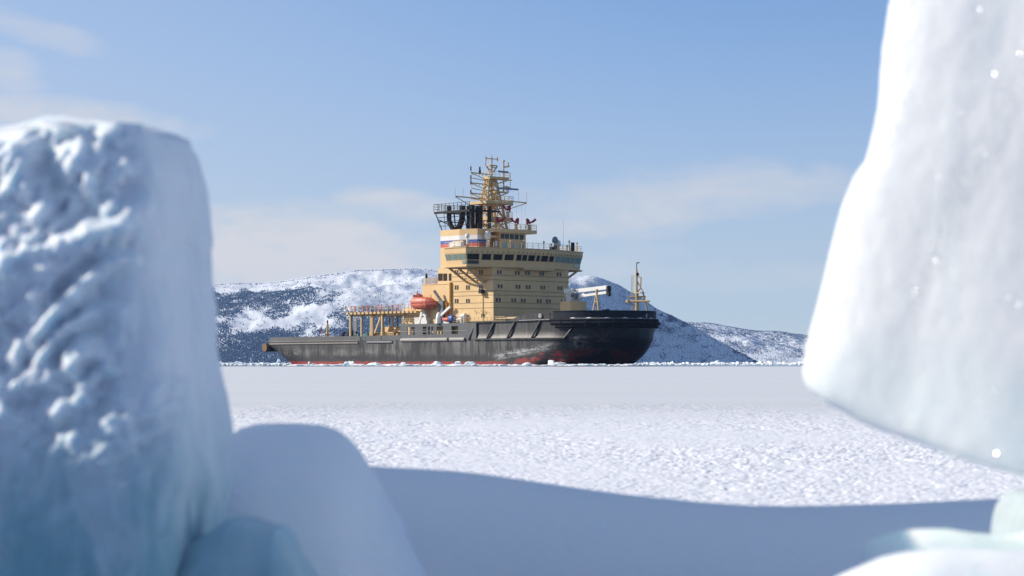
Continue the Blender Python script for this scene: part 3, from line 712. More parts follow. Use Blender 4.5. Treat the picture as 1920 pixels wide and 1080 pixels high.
# wing supports: two trusses under the starboard wing, one each side
for s_ in (-1, 1):
    mb = MB()
    for x in (-7.8, -5.2, -2.6):
        mb.bar((x, s_ * 15.0, 19.5), (x, s_ * 10.1, 16.6), .28, .38); mb.bar((x, s_ * 15.0, 19.45), (x, s_ * 10.1, 19.45), .24, .25)
        mb.bar((x, s_ * 12.6, 18.1), (x, s_ * 12.0, 19.45), .2, .2)
    mb.bar((-7.8, s_ * 13.2, 18.4), (-2.6, s_ * 13.2, 18.4), .2, .25); mb.bar((-7.8, s_ * 11.5, 17.4), (-2.6, s_ * 11.5, 17.4), .2, .25)
    mb.bar((-9.2, s_ * 15.4, 19.5), (-1.6, s_ * 15.4, 19.5), .3, .2)
    mb.build('wing_support', 'tan_steel', bridge)
mb = MB(); mb.rail([(-8.4, -15.6, 23.5), (-2.2, -15.8, 23.5), (1.4, -5.3, 23.5), (1.4, 5.3, 23.5), (-2.2, 15.8, 23.5), (-8.4, 15.6, 23.5)], 1.1, 3, 1.6, .05); mb.build('railing', 'tan_steel', bridge)
mb = MB(); mb.rail([(-22.6, -9.9, 16.75), (-17.8, -9.9, 16.75)], 1.2, 3, 1.3, .06); mb.rail([(-22.6, -9.9, 16.75), (-22.6, 9, 16.75)], 1.2, 3, 1.6, .06); mb.build('railing', 'tan_steel', house)
p = onside(799.5, 520, -9.6); mb = MB(); mb.tube((p[0], -9.6, 16.75), (p[0], -9.6, p[2] - .2), .16, n=8); pole = mb.build('searchlight_post', 'tan_steel', house)
mb = MB(); mb.lathe((p[0], -9.6, p[2] - .2), [(.16, 0), (.26, .1), (.26, .55), (.18, .65), (.18, .95), (.05, 1.0)], 10); mb.build('searchlight', 'black_paint', pole)

# ---- funnel with tricolour band and black exhaust rack
fp = [(-17.2, -9.6), (-11.1, -9.6), (-6.9, -8.35), (-7.4, -4.6), (-17.2, -4.2)]
mb = MB(); mb.prism(fp, 16.8, 24.1); mb.prism(fp, 26.4, 27.65); fn = mb.build('funnel', 'tan_paint', ship)
for nm, z0_, z1_ in (('stripe_white', 25.48, 26.4), ('stripe_blue', 24.78, 25.48), ('stripe_red', 24.1, 24.78)):
    mb = MB(); mb.prism(fp, z0_, z1_); mb.build('funnel_stripe', nm, fn)
pw = MB()
for x, y, r_, curved in ((-15.6, -8.6, .50, 1), (-12.6, -7.6, .62, 2), (-11.6, -6.6, .55, 0), (-10.3, -6.8, .48, 0), (-10.9, -5.0, .45, 0)):
    e = MB(); zt = 32.6
    if curved == 1: e.path([(x, y, zt), (x, y, 29.6), (x + .5, y, 28.7), (x + 1.5, y, 27.65)], r_, 10)
    elif curved == 2: e.path([(x, y, zt), (x, y, 29.9), (x - .6, y, 28.8), (x - 1.6, y, 27.65)], r_, 10)
    else: e.tube((x, y, 27.65), (x, y, zt), r_, n=10)
    e.build('exhaust_pipe', 'black_paint', fn)
for x, y in ((-8.9, -5.8), (-7.6, -4.6)):
    e = MB(); e.tube((x, y, 27.65), (x, y, 32.4), .42, n=10); e.build('exhaust_pipe', 'brown_pipe', fn)
deck = MB(); deck.box(-18.6, -7.2, -10.2, -8.9, 31.25, 31.5); deck.box(-18.6, -17.0, -8.9, -2, 31.25, 31.5); deck.box(-9.2, -7.2, -8.9, -2, 31.25, 31.5); deck.box(-18.6, -7.2, -6.4, -5.8, 31.25, 31.5)
deck.bar((-18.5, -10.1, 31.15), (-7.2, -10.1, 31.15), .2, .25)
rack = deck.build('exhaust_rack', 'black_paint', fn)
mb = MB()
for p_, q_ in (((-18.4, -10, 31.3), (-16.9, -9.4, 27.7)), ((-18.4, -2.4, 31.3), (-16.9, -4.4, 27.7)), ((-12.5, -10, 31.3), (-12.5, -9.4, 27.7)), ((-9.5, -9.8, 31.3), (-9.5, -9.0, 27.7)), ((-7.4, -9.9, 31.3), (-7.4, -8.4, 27.7)), ((-17.6, -9.7, 29.5), (-17.6, -4.3, 29.5)), ((-17.6, -9.7, 29.9), (-16.9, -4.5, 27.7))): mb.tube(p_, q_, .10)
for z in (28.5, 29.4, 30.3): mb.tube((-17.2 - (z - 27.6) * .35, -9.75, z), (-7.4, -9.3, z), .06)
for x in (-15.6, -13.9, -12.2): mb.tube((x, -9.6, 27.7), (x, -10, 31.3), .05)
mb.rail([(-18.6, -2, 31.5), (-18.6, -10.2, 31.5), (-7.2, -10.2, 31.5)], 1.5, 3, 1.3, .055); mb.build('rack_railing', 'black_paint', rack)

# ---- upper cabin, slab and lattice mast
mb = MB(); mb.box(-9.2, -5.7, -3.45, 3.6, 23.5, 27.0); mb.box(-10.4, -6.4, -5.6, -3.45, 25.9, 26.4); cab = mb.build('upper_cabin', 'tan_paint', ship)
mb = MB(); mb.box(-10.0, -5.2, -5.75, 6.2, 27.0, 27.75); mb.box(-14.9, -10.0, -3.3, 3.3, 27.0, 27.75); mb.build('cabin_roof', 'tan_paint', cab)
for y in (-2.7, -1.5, -.2, 1.1, 2.5): mb = MB(); mb.box(-5.7, -5.62, y - .5, y + .5, 25.75, 26.75); mb.build('window', 'glass_dark', cab)
for y in (-2.2, .2, 2.4): mb = MB(); mb.box(-5.7, -5.62, y - .75, y + .75, 23.9, 24.9); mb.build('window', 'glass_sky', cab)
win((-7.6, -3.45, 24.7), .8, .9, 's', cab, 'glass_sky')
mb = MB()
for x, y in ((-10.2, -5.4), (-6.8, -5.4), (-8.4, -5.4)): mb.tube((x, y, 23.5), (x, y, 26.0), .22, n=8)
mb.bar((-10.2, -5.2, 23.6), (-6.8, -5.2, 26.0), .15, .2); mb.build('cabin_column', 'tan_steel', cab)
mb = MB(); mb.rail([(-10, -5.7, 27.75), (-5.25, -5.7, 27.75), (-5.25, 6.1, 27.75), (-10, 6.1, 27.75)], 1.1, 3, 1.5, .05); mb.build('railing', 'tan_steel', cab)

def mq(z):                                        # mast plan corners at height z
    k = min(1, max(0, (z - 27.7) / (38.8 - 27.7)))
    x0, x1, y0 = -13 + 1.2 * k, -9.3 - 1.5 * k, 2.85 - 1.95 * k
    return [Vector((x0, -y0, z)), Vector((x1, -y0, z)), Vector((x1, y0, z)), Vector((x0, y0, z))]
LV = [27.75, 30.2, 33.5, 36.1, 38.7]
mb = MB()
for a, b in zip(mq(LV[0]), mq(LV[-1])): mb.tube(a, b, .30, .2, n=8)
for z0_, z1_ in zip(LV, LV[1:]):
    A, B_ = mq(z0_), mq(z1_)
    for i in range(4):
        j = (i + 1) % 4; mb.tube(A[i], B_[j], .13); mb.tube(A[j], B_[i], .13); mb.tube(B_[i], B_[j], .14)
mb.tube((-11, 0, 30), (-11, 0, 42.9), .30, .16, n=8)
mast = mb.build('lattice_mast', 'tan_steel', ship); mast.location.x = -1.25
def plat(name, z, x0, x1, y0, y1, h_=.45, rail=True):
    m_ = MB(); m_.box(x0, x1, y0, y1, z - h_, z); m_.bar((x0, y0, z - h_), (-11.5, 0, z - h_ - 1.3), .15, .25); m_.bar((x1, y1, z - h_), (-10.5, 0, z - h_ - 1.3), .15, .25)
    o_ = m_.build(name, 'tan_steel', mast)
    if rail: r_ = MB(); r_.rail([(x0, y0, z), (x1, y0, z), (x1, y1, z), (x0, y1, z)], 1.1, 3, 1.2, .05); r_.build('railing', 'tan_steel', o_)
    return o_
plat('mast_platform', 30.5, -12.9, -8.7, -2.9, 3.6, .75)
plat('mast_platform', 33.7, -14.0, -8.6, -3.4, 3.8, .55); plat('mast_platform', 35.9, -11.3, -9.6, .6, 3.2, .25); plat('mast_platform', 38.9, -12.2, -10.0, -1.3, 3.9, .5); plat('mast_platform', 41.3, -11.6, -10.4, -.9, 1.0, .2, False)
mb = MB(); mb.tube((-11.2, -9.6, 34.4), (-11.2, 9.8, 34.0), .14); mb.tube((-11.2, -9.6, 34.35), (-11.2, -2, 31.3), .09); mb.tube((-11.2, 9.8, 33.95), (-11.2, 2, 31.6), .09)
for y in (-9.6, -7.5, 9.8, 7.5): mb.tube((-11.2, y, 34.2), (-11.2, y, 36.2), .04)
for y in (7.0, 8.4, 9.4): mb.tube((-11.2, y, 34.0), (-11.2, y, 28.5), .02)
mb.build('yard', 'tan_steel', mast)
for z in (39.35, 37.25, 35.15):
    mb = MB(); mb.tube((-11, 0, z - .05), (-11, -5.6, z + .1), .13); mb.tube((-11, -5.4, z - 1.0), (-11, -.8, z - .75 - .7), .09); mb.tube((-11, -5.5, z), (-11, -1.2, z - 1.2), .08)
    for y in (-1.6, -2.5, -3.4, -4.3, -5.1): mb.tube((-11, y, z), (-11, y, z - .4), .09)
    mb.build('yard', 'tan_steel', mast)
mb = MB(); mb.tube((-11, -5.6, 34.0), (-11, -5.6, 41.0), .09); po = mb.build('signal_pole', 'white_paint', mast)
mb = MB()
for z in (40.2, 37.4, 35.4, 38.4): mb.tube((-11, -5.6, z - .4), (-11, -5.6, z + .5), .13)
mb.build('pole_band', 'brown_pipe', po)
mb = MB(); mb.lathe((-11, -3.2, 39.4), [(.22, 0), (.25, .5), (.14, .9), (.2, 1.1), (.1, 1.4)], 8); mb.build('horn', 'black_paint', mast)
mb = MB(); mb.tube((-10.6, 2.9, 36), (-10.6, 2.9, 42.0), .16); mb.tube((-10.6, 2.9, 41.0), (-10.6, 4.4, 41.3), .16); mb.lathe((-10.6, 2.9, 42.0), [(.05, 0), (.25, .15), (.25, .4), (.06, .6)], 8); mb.tube((-10.6, 4.1, 41.2), (-10.6, 4.1, 42.1), .14); mb.tube((-10.6, 2.9, 38.4), (-10.6, 5.2, 38.4), .10); mb.tube((-10.6, 2.9, 37.0), (-10.6, 4.6, 36.9), .14); mb.tube((-10.6, 4.7, 36.2), (-10.6, 4.7, 40), .07); mb.build('pole_mast', 'tan_steel', mast)
mb = MB(); mb.tube((-11, 0, 42.6), (-11, 0, 43.4), .06)
for y in (-1.6, 1.5): mb.tube((-11, 0, 42.6), (-11, y, 42.6), .10); mb.tube((-11, y, 42.2), (-11, y, 43.0), .16)
mb.path([(-11, -1.6, 42.4), (-11, -1.7, 41.4), (-11, -1.2, 40.6), (-11, 0, 40.3)], .10); mb.tube((-11, 0, 40.8), (-11, 1.5, 40.8), .12); mb.build('mast_head', 'tan_steel', mast)
for z, y0_, y1_, x in ((36.4, .2, 5.4, -9.2), (39.9, 1.0, 3.2, -9.8)):
    mb = MB(); mb.tube((x, (y0_ + y1_) / 2, z - .9), (x, (y0_ + y1_) / 2, z - .15), .28, n=8); sc_ = mb.build('radar_scanner', 'white_paint', mast)
    mb = MB(); mb.bar((x - .3, y0_, z + .12), (x + .3, y1_, z), .3, .35); mb.build('scanner_bar', 'radar_blue', sc_)
# loops of pipe on the mast seen as curved braces
mb = MB()
for y in (-.9, .9): mb.path([(-11, y, 38.2), (-11, y + .9, 36.9), (-11, y + .8, 35.6), (-11, y - .2, 34.2)], .13)
mb.build('cable_trunk', 'tan_steel', mast)
def monitor(x, y, z, flip=1, k=.78):
    m_ = MB(); m_.lathe((x, y, z), [(.5, 0), (.35, .2), (.28, .9), (.4, .95), (.4, 1.15)], 9); b_ = m_.build('fire_monitor', 'tan_steel', ship)
    m_ = MB(); m_.path([(x, y - .5 * flip, z + 1.1), (x, y - .6 * flip, z + 2.3), (x, y - .1 * flip, z + 2.0), (x, y, z + 1.4), (x, y + .9 * flip, z + 1.8), (x + .3, y + 1.4 * flip, z + 2.2)], .20, 8); m_.tube((x + .1, y + .9 * flip, z + 1.7), (x + .3, y + 1.5 * flip, z + 2.3), .2, .27, n=8)
    m_.build('nozzle', 'red_paint', b_)
for px, py, yy in ((927, 432, -4.6), (963, 431, 1.0), (983, 433, 4.6)):
    pass
monitor(-5.9, -3.6, 27.75); monitor(-6.0, 1.2, 27.75, -1); monitor(-5.8, 4.6, 27.75); monitor(-9.0, 1.6, 30.5, -1)
# domes and boxes on the bridge roof
def dome(px, y_pl, zb, zt, r_, m_='white_paint', n='radome'):
    x = onside(px, 450, y_pl)[0]; b_ = MB(); b_.tube((x, y_pl, 23.5), (x, y_pl, zb), r_ * .45, n=8); b_.tube((x - r_ * .8, y_pl, 23.5), (x - r_ * .5, y_pl, zb), .07); b_.tube((x + r_ * .8, y_pl, 23.5), (x + r_ * .5, y_pl, zb), .07)
    s_ = b_.build('dome_stand', m_, bridge); d_ = MB(); h_ = zt - zb
    d_.lathe((x, y_pl, zb), [(.05, 0), (r_ * .85, .05 * h_), (r_, .25 * h_), (r_, .6 * h_), (r_ * .8, .85 * h_), (r_ * .45, .96 * h_), (.02, h_)], 14); d_.build(n, m_, s_, True)
dome(914.5, -6.4, 25.4, 27.3, .70); dome(876.3, -11.5, 25.6, 26.5, .45); dome(945, -1.8, 24.6, 26.0, .45, 'radar_blue'); dome(930, -3.9, 24.0, 25.4, .35)
for y, zb, zt, r_, m_ in ((9.6, 24.9, 26.4, .55, 'radar_blue'), (10.6, 24.2, 25.9, .42, 'white_paint'), (4.0, 24.0, 25.2, .35, 'white_paint')): dome(onfront(960, 460, 0)[0] and 960 + 0 if False else 0, 0, 0, 0, 0) if False else None
for x, y, h_ in ((-1.5, 4.8, 1.9), (-1.2, 6.6, 1.4), (-1.0, 8.0, 1.6), (-2, 12.3, 2.4), (-2.4, 14.8, 2.1), (-1.5, 11.3, 1.2), (-1.4, -.6, 2.0), (-1.3, -4.4, 1.8), (-1.4, -2.2, 1.5), (-3, -8.5, 1.6)):
    mb = MB(); mb.tube((x, y, 23.5), (x, y, 23.5 + h_), .09); mb.lathe((x, y, 23.5 + h_ * .75), [(.05, 0), (.22, .05), (.22, .3), (.05, .4)], 7); mb.build('signal_lamp', 'tan_steel', bridge)
for y, zb, r_, m_ in ((8.7, 25.0, .62, 'radar_blue'), (9.7, 24.3, .45, 'white_paint')):
    b_ = MB(); b_.tube((-2.4, y, 23.5), (-2.4, y, zb), .25, n=8); s_ = b_.build('dome_stand', 'white_paint', bridge); d_ = MB(); d_.lathe((-2.4, y, zb), [(.1, 0), (r_, .3), (r_, .9), (r_ * .7, 1.3), (.05, 1.5)], 12); d_.build('radome', m_, s_, True)
mb = MB(); mb.box(-1.2, -.6, 12.0, 12.5, 23.5, 25.3); mb.box(-1.6, -1.0, 7.6, 8.0, 23.5, 24.6); mb.box(-2.0, -1.2, 6.9, 7.4, 23.5, 24.3); mb.build('equipment_box', 'black_paint', bridge)
p = onside(846, 458, -14); q = onside(868, 465, -14); mb = MB(); mb.box(p[0], q[0], -14.6, -13.6, 23.7, 24.6); mb.build('raft_case', 'white_paint', bridge)
mb = MB(); mb.box(p[0] - .6, q[0] - 1.0, -13.2, -12.4, 24.3, 25.0); mb.build('equipment_box', 'tan_paint', bridge)
mb = MB(); mb.tube((-7.4, -11.0, 24.3), (-7.4, -11.0, 25.0), .5, n=10); mb.build('equipment_box', 'navy_cover', bridge)
mb = MB(); mb.tube((-2.4, 11, 23.5), (-2.4, 11, 30.0), .03); mb.tube((-9, -8.5, 23.5), (-9, -8.5, 31), .03); mb.build('whip_antenna', 'white_paint', bridge)

# ---- helicopter platform aft
x0, x1 = -47.4, -23.4
mb = MB(); mb.box(x0, x1, -11.0, 6, 10.95, 11.25)
for k in range(18): mb.box(x0 + .3 + k * 1.38, x0 + 1.1 + k * 1.38, -11.45, -11.0, 10.85, 11.3)
for y in (-10, -4, 2): mb.box(x0 + .3, x1, y - .15, y + .15, 10.45, 10.95)
hd = mb.build('flight_deck', 'tan_steel', ship)
for px, w_, yy in ((657.5, .42, -10.5), (678, .34, -10.5), (695.2, .28, -10.5), (698.6, .36, -10.5), (717, .42, -10.5), (736, .3, -9), (757, .3, -10.5), (664, .15, -4), (668, .15, -4), (745, .25, -3), (730, .25, -2)):
    x = onside(px, 600, yy)[0]; mb = MB(); mb.box(x - w_ / 2, x + w_ / 2, yy - w_ / 2, yy + w_ / 2, 5.26, 10.45 if yy > -10 else 10.9); mb.build('column', 'tan_steel', hd)
a = onside(714, 593, -10.5); b_ = onside(703, 625, -10.5); mb = MB(); mb.bar(a, b_, .3, .35); mb.build('brace', 'tan_steel', hd); mb = MB(); a = onside(757, 600, -10.5); b_ = onside(768, 612, -10.5); mb.bar(a, b_, .25, .3); mb.build('brace', 'tan_steel', hd)
mb = MB(); xl = onside(665, 600, -10.8)[0]
for s_ in (-.25, .25): mb.tube((xl + s_, -10.8, 6), (xl + s_, -10.8, 10.9), .05)
for k in range(14): mb.tube((xl - .25, -10.8, 6.2 + k * .33), (xl + .25, -10.8, 6.2 + k * .33), .035)
mb.build('ladder', 'white_paint', hd)
mb = MB(); mb.tube((x0, -11.3, 12.6), (x1, -11.3, 12.6), .045, n=4); mb.tube((x0, -11.3, 12.0), (x1, -11.3, 12.0), .035, n=4)
for k in range(17):
    x = x0 + .2 + k * 1.45; mb.tube((x, -11.35, 11.2), (x, -11.35, 12.65), .07, n=4)
mb.tube((x0, -11.3, 12.6), (x0, 5.8, 12.6), .04, n=4)
for k in range(9): mb.tube((x0, -11 + k * 2.1, 11.2), (x0, -11 + k * 2.1, 12.6), .06, n=4)
mb.build('railing', 'tan_steel', hd)
for px0, px1 in ((659, 667), (682, 690.5), (705.5, 716), (734.5, 747.5), (771, 779)):
    a = onside(px0, 580, -11.4)[0]; b_ = onside(px1, 580, -11.4)[0]; mb = MB(); mb.box(a, a + .12, -11.44, -11.38, 11.2, 12.66); mb.box(b_ - .22, b_, -11.44, -11.38, 11.2, 12.66); mb.box(a + .12, b_ - .22, -11.43, -11.39, 12.56, 12.66)
    mb.build('railing_panel', 'rail_red', hd)['label'] = 'red stretch of the platform railing'
# aft deck gear
def ob(px0, px1, y, z0_, z1_, name, m_, dpt=3.0, par=None):
    a = onside(px0, 625, y)[0]; b_ = onside(px1, 625, y)[0]; m2 = MB(); m2.box(a, b_, y, y + dpt, z0_, z1_); return m2.build(name, m_, par or ship)
ob(687, 692.5, -9.6, 5.3, 7.0, 'deck_locker', 'teal_paint', 4); ob(664, 687, -9.3, 5.3, 6.75, 'deck_container', 'teal_paint', 4)
lk = ob(693, 738, -9.9, 5.3, 5.9, 'winch_bed', 'black_paint', 3)
mb = MB(); a = onside(693, 625, -10)[0]; b_ = onside(738, 625, -10)[0]; n = 26
for k in range(n): x = a + (b_ - a) * k / (n - 1); mb.box(x - .06, x + .06, -10.05, -9.95, 5.5, 6.9)
mb.box(a, b_, -10.1, -9.9, 6.8, 7.0); mb.box(a, b_, -10.1, -9.9, 5.5, 5.65); mb.build('cargo_rail', 'tan_steel', lk)
for px, r_, h_ in ((645.5, .95, 1.2), (659.5, 1.6, 1.5)):
    x = onside(px, 630, -9.2)[0]; mb = MB(); mb.lathe((x, -9.2, 5.3), [(r_ * .9, 0), (r_, .8), (r_ * .96, .8 + h_ * .35), (r_ * .7, .8 + h_ * .75), (r_ * .3, .8 + h_ * .97), (.02, .8 + h_)], 14); mb.build('winch_cover', 'navy_cover', ship, True)
x = onside(614, 630, 0)[0]; mb = MB(); mb.tube((x, 0, 5.3), (x, 0, 9.6), .36, .2, n=8); mb.tube((x, -.8, 6.9), (x, .8, 6.9), .2)
for z in (7.2, 8.2, 8.9): mb.tube((x - .7, 0, z), (x + .8, 0, z), .05)
mb.tube((x + .5, 0, 5.3), (x + .5, 0, 9.2), .04); sm = mb.build('stern_mast', 'tan_steel', ship)
mb = MB(); mb.lathe((x, 0, 9.6), [(.18, 0), (.2, .3), (.05, .6)], 8); mb.build('stern_lamp', 'black_paint', sm)
mb = MB(); mb.lathe((x + .5, 0, 5.3), [(2.0, 0), (1.9, .7), (1.2, .9), (.3, 1.0)], 12); mb.build('capstan', 'black_paint', ship)
xf = onside(606, 630, -2)[0]; mb = MB(); mb.tube((xf, -2, 5.3), (xf - .5, -2, 9.3), .04); fs_ = mb.build('flag_staff', 'white_paint', ship)
for k, m_ in enumerate(('stripe_white', 'stripe_blue', 'stripe_red')):
    mb = MB(); z = 8.9 - k * .42; xo = -.45 + k * .06
    mb.grid([[(xf + xo - i * .17, -2 + .12 * math.sin(i * 1.6), z + dz - i * .09) for i in range(7)] for dz in (0, -.42)]); mb.build('flag_stripe', m_, fs_)

# ---- davit, white crane arm and rails by the boat
bx0 = onside(788, 600, -11)[0]
mb = MB(); mb.bar((bx0 - .6, -10.8, 8.55), (bx0 + .6, -10.8, 11.3), .45, .6); mb.bar((bx0 + 2.0, -10.8, 8.55), (bx0 + 1.0, -10.8, 11.3), .4, .5); mb.bar((bx0 - .2, -10.8, 10.6), (bx0 + 1.8, -10.8, 10.2), .3, .4); cr = mb.build('davit', 'white_paint', ship)
mb = MB(); mb.box(bx0 - 2.2, bx0 - .6, -10.9, -9.6, 8.55, 9.9); mb.box(bx0 + .0, bx0 + 1.9, -10.95, -9.5, 8.55, 9.9); mb.build('davit_base', 'white_paint', cr)
p = onside(828, 602, -10.7); q = onside(814, 545, -11.3); r1 = onside(829, 565, -10.9)
mb = MB(); mb.box(p[0] - .7, p[0] + .7, -11.0, -10.1, 8.55, 13.2); mb.bar((p[0], -10.7, 13.0), q, .4, .45); mb.box(p[0] - 1.0, p[0] + .3, -10.9, -10.2, 10.0, 10.5); mb.build('davit', 'grey_paint', ship)
mb = MB(); a = onside(822, 602, -10.9); b_ = onside(824, 591, -10.9); c_ = onside(844.5, 575, -10.9); mb.lathe((a[0] + .3, -10.9, 8.55), [(.85, 0), (.75, 1.2), (.55, 2.0), (.3, 2.3)], 10); mb.bar((b_[0], -10.9, b_[2] - .4), c_, .4, .5); mb.build('deck_crane', 'white_paint', ship)
mb = MB(); mb.rail([(-28.4, -10.9, 8.55), (-22.8, -10.9, 8.55)], 1.1, 3, 1.3, .05); mb.rail([(-11.5, -10.9, 8.55), (4.5, -10.9, 8.55)], 1.1, 3, 1.3, .05); mb.build('railing', 'tan_steel', house)
mb = MB(); a = onside(926, 598, -10.9)[0]; mb.box(a + .3, a + 7.0, -10.7, -10.6, 9.2, 9.55); mb.build('rail_screen', 'tan_steel', house)
mb = MB(); q = onside(833, 570, -10.6)[0]
for k in range(6): mb.tube((q + rs.uniform(-1.2, 1.2), -10.5, 8.6), (q + rs.uniform(-1.2, 1.2), -10.5, 11 + rs.uniform(0, 2.2)), .12)
mb.box(q - .3, q + .5, -10.6, -10.1, 12.3, 12.9); mb.build('boat_winch', 'ochre_paint', ship)

# ---- foredeck: house, crane, tripod, foremast, winches
hy0 = -2.2; hx0 = onside(1050.5, 575, hy0)[0]; hx1 = onside(1070, 575, hy0)[0]; hy1 = onfront(1100, 575, hx1)[1]; hz1 = onside(1070, 565.5, hy0)[2]
mb = MB(); mb.box(hx0, hx1, hy0, hy1, 8.4, hz1); mb.box(hx0 - .06, hx1 + .06, hy0 - .06, hy1 + .06, hz1, hz1 + .1); mb.build('deck_house', 'tan_paint', ship)
cy = 0.4; cxx = onside(1072, 560, cy)[0]
mb = MB(); mb.box(cxx - .7, cxx + .9, cy - .8, cy + .8, hz1 + .1, 14.9); mb.box(cxx - 1.2, cxx + 1.3, cy - 1.0, cy + 1.0, 14.3, 15.2); cr = mb.build('cargo_crane', 'white_paint', ship)
a = onside(1088, 543, cy); b_ = onside(1141, 541, cy)
mb = MB(); mb.bar((a[0] - 1.0, cy, a[2] - .25), (b_[0], cy, b_[2] + .25), .8, .75); mb.bar((a[0] + .6, cy, a[2] - 1.25), (b_[0] - .4, cy, b_[2] - .75), .55, .5); mb.bar((a[0] - .8, cy, a[2] - 1.9), (a[0] + 1.4, cy, a[2] - .9), .5, .6); mb.build('boom', 'white_paint', cr)
mb = MB(); mb.box(b_[0] - .2, b_[0] + .25, cy - .45, cy + .45, b_[2] - .5, b_[2] + .5); mb.box(b_[0] - .15, b_[0] + .35, cy - .25, cy + .25, b_[2] - 1.5, b_[2] - .5); mb.build('boom_head', 'black_paint', cr)
mb = MB(); mb.box(cxx + .9, cxx + 2.1, cy - 1.1, cy - .1, hz1 + .5, 14.2); cb = mb.build('crane_cab', 'grey_paint', cr)
mb = MB(); mb.box(cxx + 1.1, cxx + 1.9, cy - 1.14, cy - 1.1, hz1 + 1.0, 13.9); mb.build('window', 'glass_dark', cb)
mb = MB()
for k in range(8): mb.tube((cxx + rs.uniform(-1, 2.6), cy - 1.05, hz1 + .2 + k * .25), (cxx + rs.uniform(-1, 1.6), cy - 1.05, hz1 + .6 + k * .25), .07)
mb.rail([(cxx - 1.2, cy - 1.2, 12.0), (cxx + 1.4, cy - 1.2, 12.0)], 1.1, 3, .9, .05); mb.build('railing', 'white_paint', cr)
ty = -2.2; tx = onside(1119, 580, ty)[0]; mb = MB()
for dx, dy in ((-1.0, -.6), (1.3, -.4), (0, 1.2)): mb.tube((tx + dx, ty + dy, 8.4), (tx, ty, 14.2), .17)
mb.tube((tx - .6, ty - .4, 10.6), (tx + .8, ty - .25, 10.6), .09); mb.tube((tx - .35, ty - .25, 12.4), (tx + .5, ty - .15, 12.4), .09); mb.lathe((tx, ty, 14.1), [(.2, 0), (.28, .2), (.28, .6), (.1, .7)], 8); mb.build('tripod', 'tan_steel', ship)
for px, y, r_, h_, m_ in ((1107, 0, .6, 2.3, 'navy_cover'), (1113, 1, .5, 1.8, 'white_paint'), (1090, -3, .9, 1.0, 'navy_cover'), (1133, 2, .5, 2.5, 'navy_cover'), (1139, 2, .45, 2.6, 'navy_cover'), (1155, 3, .6, 2.3, 'navy_cover'), (1100, 2, .7, 2.0, 'white_paint'), (1094, -2, .4, 1.6, 'navy_cover')):
    x = onside(px, 580, y)[0]; mb = MB(); mb.lathe((x, y, 8.4), [(r_, 0), (r_, h_ * .5), (r_ * .6, h_ * .6), (r_ * 1.1, h_ * .75), (r_ * 1.0, h_), (.05, h_ + .1)], 10); mb.build('deck_winch', m_, ship)
mb = MB(); a = onside(1072, 588, -10.2); b_ = onside(1104, 588, -9.2)
mb.grid([[(a[0] + (b_[0] - a[0]) * k / 8, -half(a[0] + (b_[0] - a[0]) * k / 8, 8.9) - .05, 9.8 + .06 * math.sin(k * 2)) for k in range(9)], [(a[0] + (b_[0] - a[0]) * k / 8, -half(a[0] + (b_[0] - a[0]) * k / 8, 8.9) + 1.2, 9.95 + .2 * math.sin(k * 1.7)) for k in range(9)]]); mb.build('snow_patch', 'floe_ice', hull)
fy = 1.4; fx = onside(1193.5, 580, fy)[0]
mb = MB(); mb.tube((fx, 0, 8.4), (fx, 0, 18.4), .34, .20, n=8); mb.tube((fx + .2, .4, 8.4), (fx + .05, .2, 14.2), .24, .2, n=8); mb.tube((fx - 1.2, -.9, 13.2), (fx + 1.4, 1.1, 13.2), .18)
e = onside(1219, 580, 4.6); mb.tube((e[0], 4.6 - fy, 8.4), (fx + 1.2, .5, 14.2), .16); mb.tube((fx + 1.2, .5, 14.2), (fx + .1, 0, 16.3), .12)
mb.path([(fx, 0, 17.2), (fx + .9, .3, 16.9), (fx + .8, .3, 15.0), (fx + .3, .1, 14.2)], .13); mb.box(fx - .5, fx + 1.3, -.3, .9, 13.9, 14.05); mb.tube((fx - 1.4, -.8, 12.35), (fx + 2.6, 1.0, 12.35), .2); mb.lathe((fx - 1.5, -.9, 12.0), [(.1, 0), (.35, .1), (.35, .6), (.1, .7)], 8)
mb.tube((fx - .7, -.5, 8.6), (fx - .5, -.4, 17.4), .05); mb.tube((fx - .9, -.6, 8.6), (fx - .8, -.5, 17.4), .05)
for k in range(20): mb.tube((fx - .9, -.6, 8.9 + k * .43), (fx - .6, -.45, 8.9 + k * .43), .035)
fm = mb.build('foremast', 'tan_steel', ship); fm.location.y = fy
mb = MB(); mb.tube((fx + .05, 0, 18.4), (fx + .05, 0, 19.8), .08); mb.tube((fx + .05, 0, 19.7), (fx + .5, .3, 19.8), .1); mb.lathe((fx + .15, .1, 17.3), [(.3, 0), (.34, .3), (.1, .6)], 8); mb.build('mast_lamp', 'black_paint', fm)

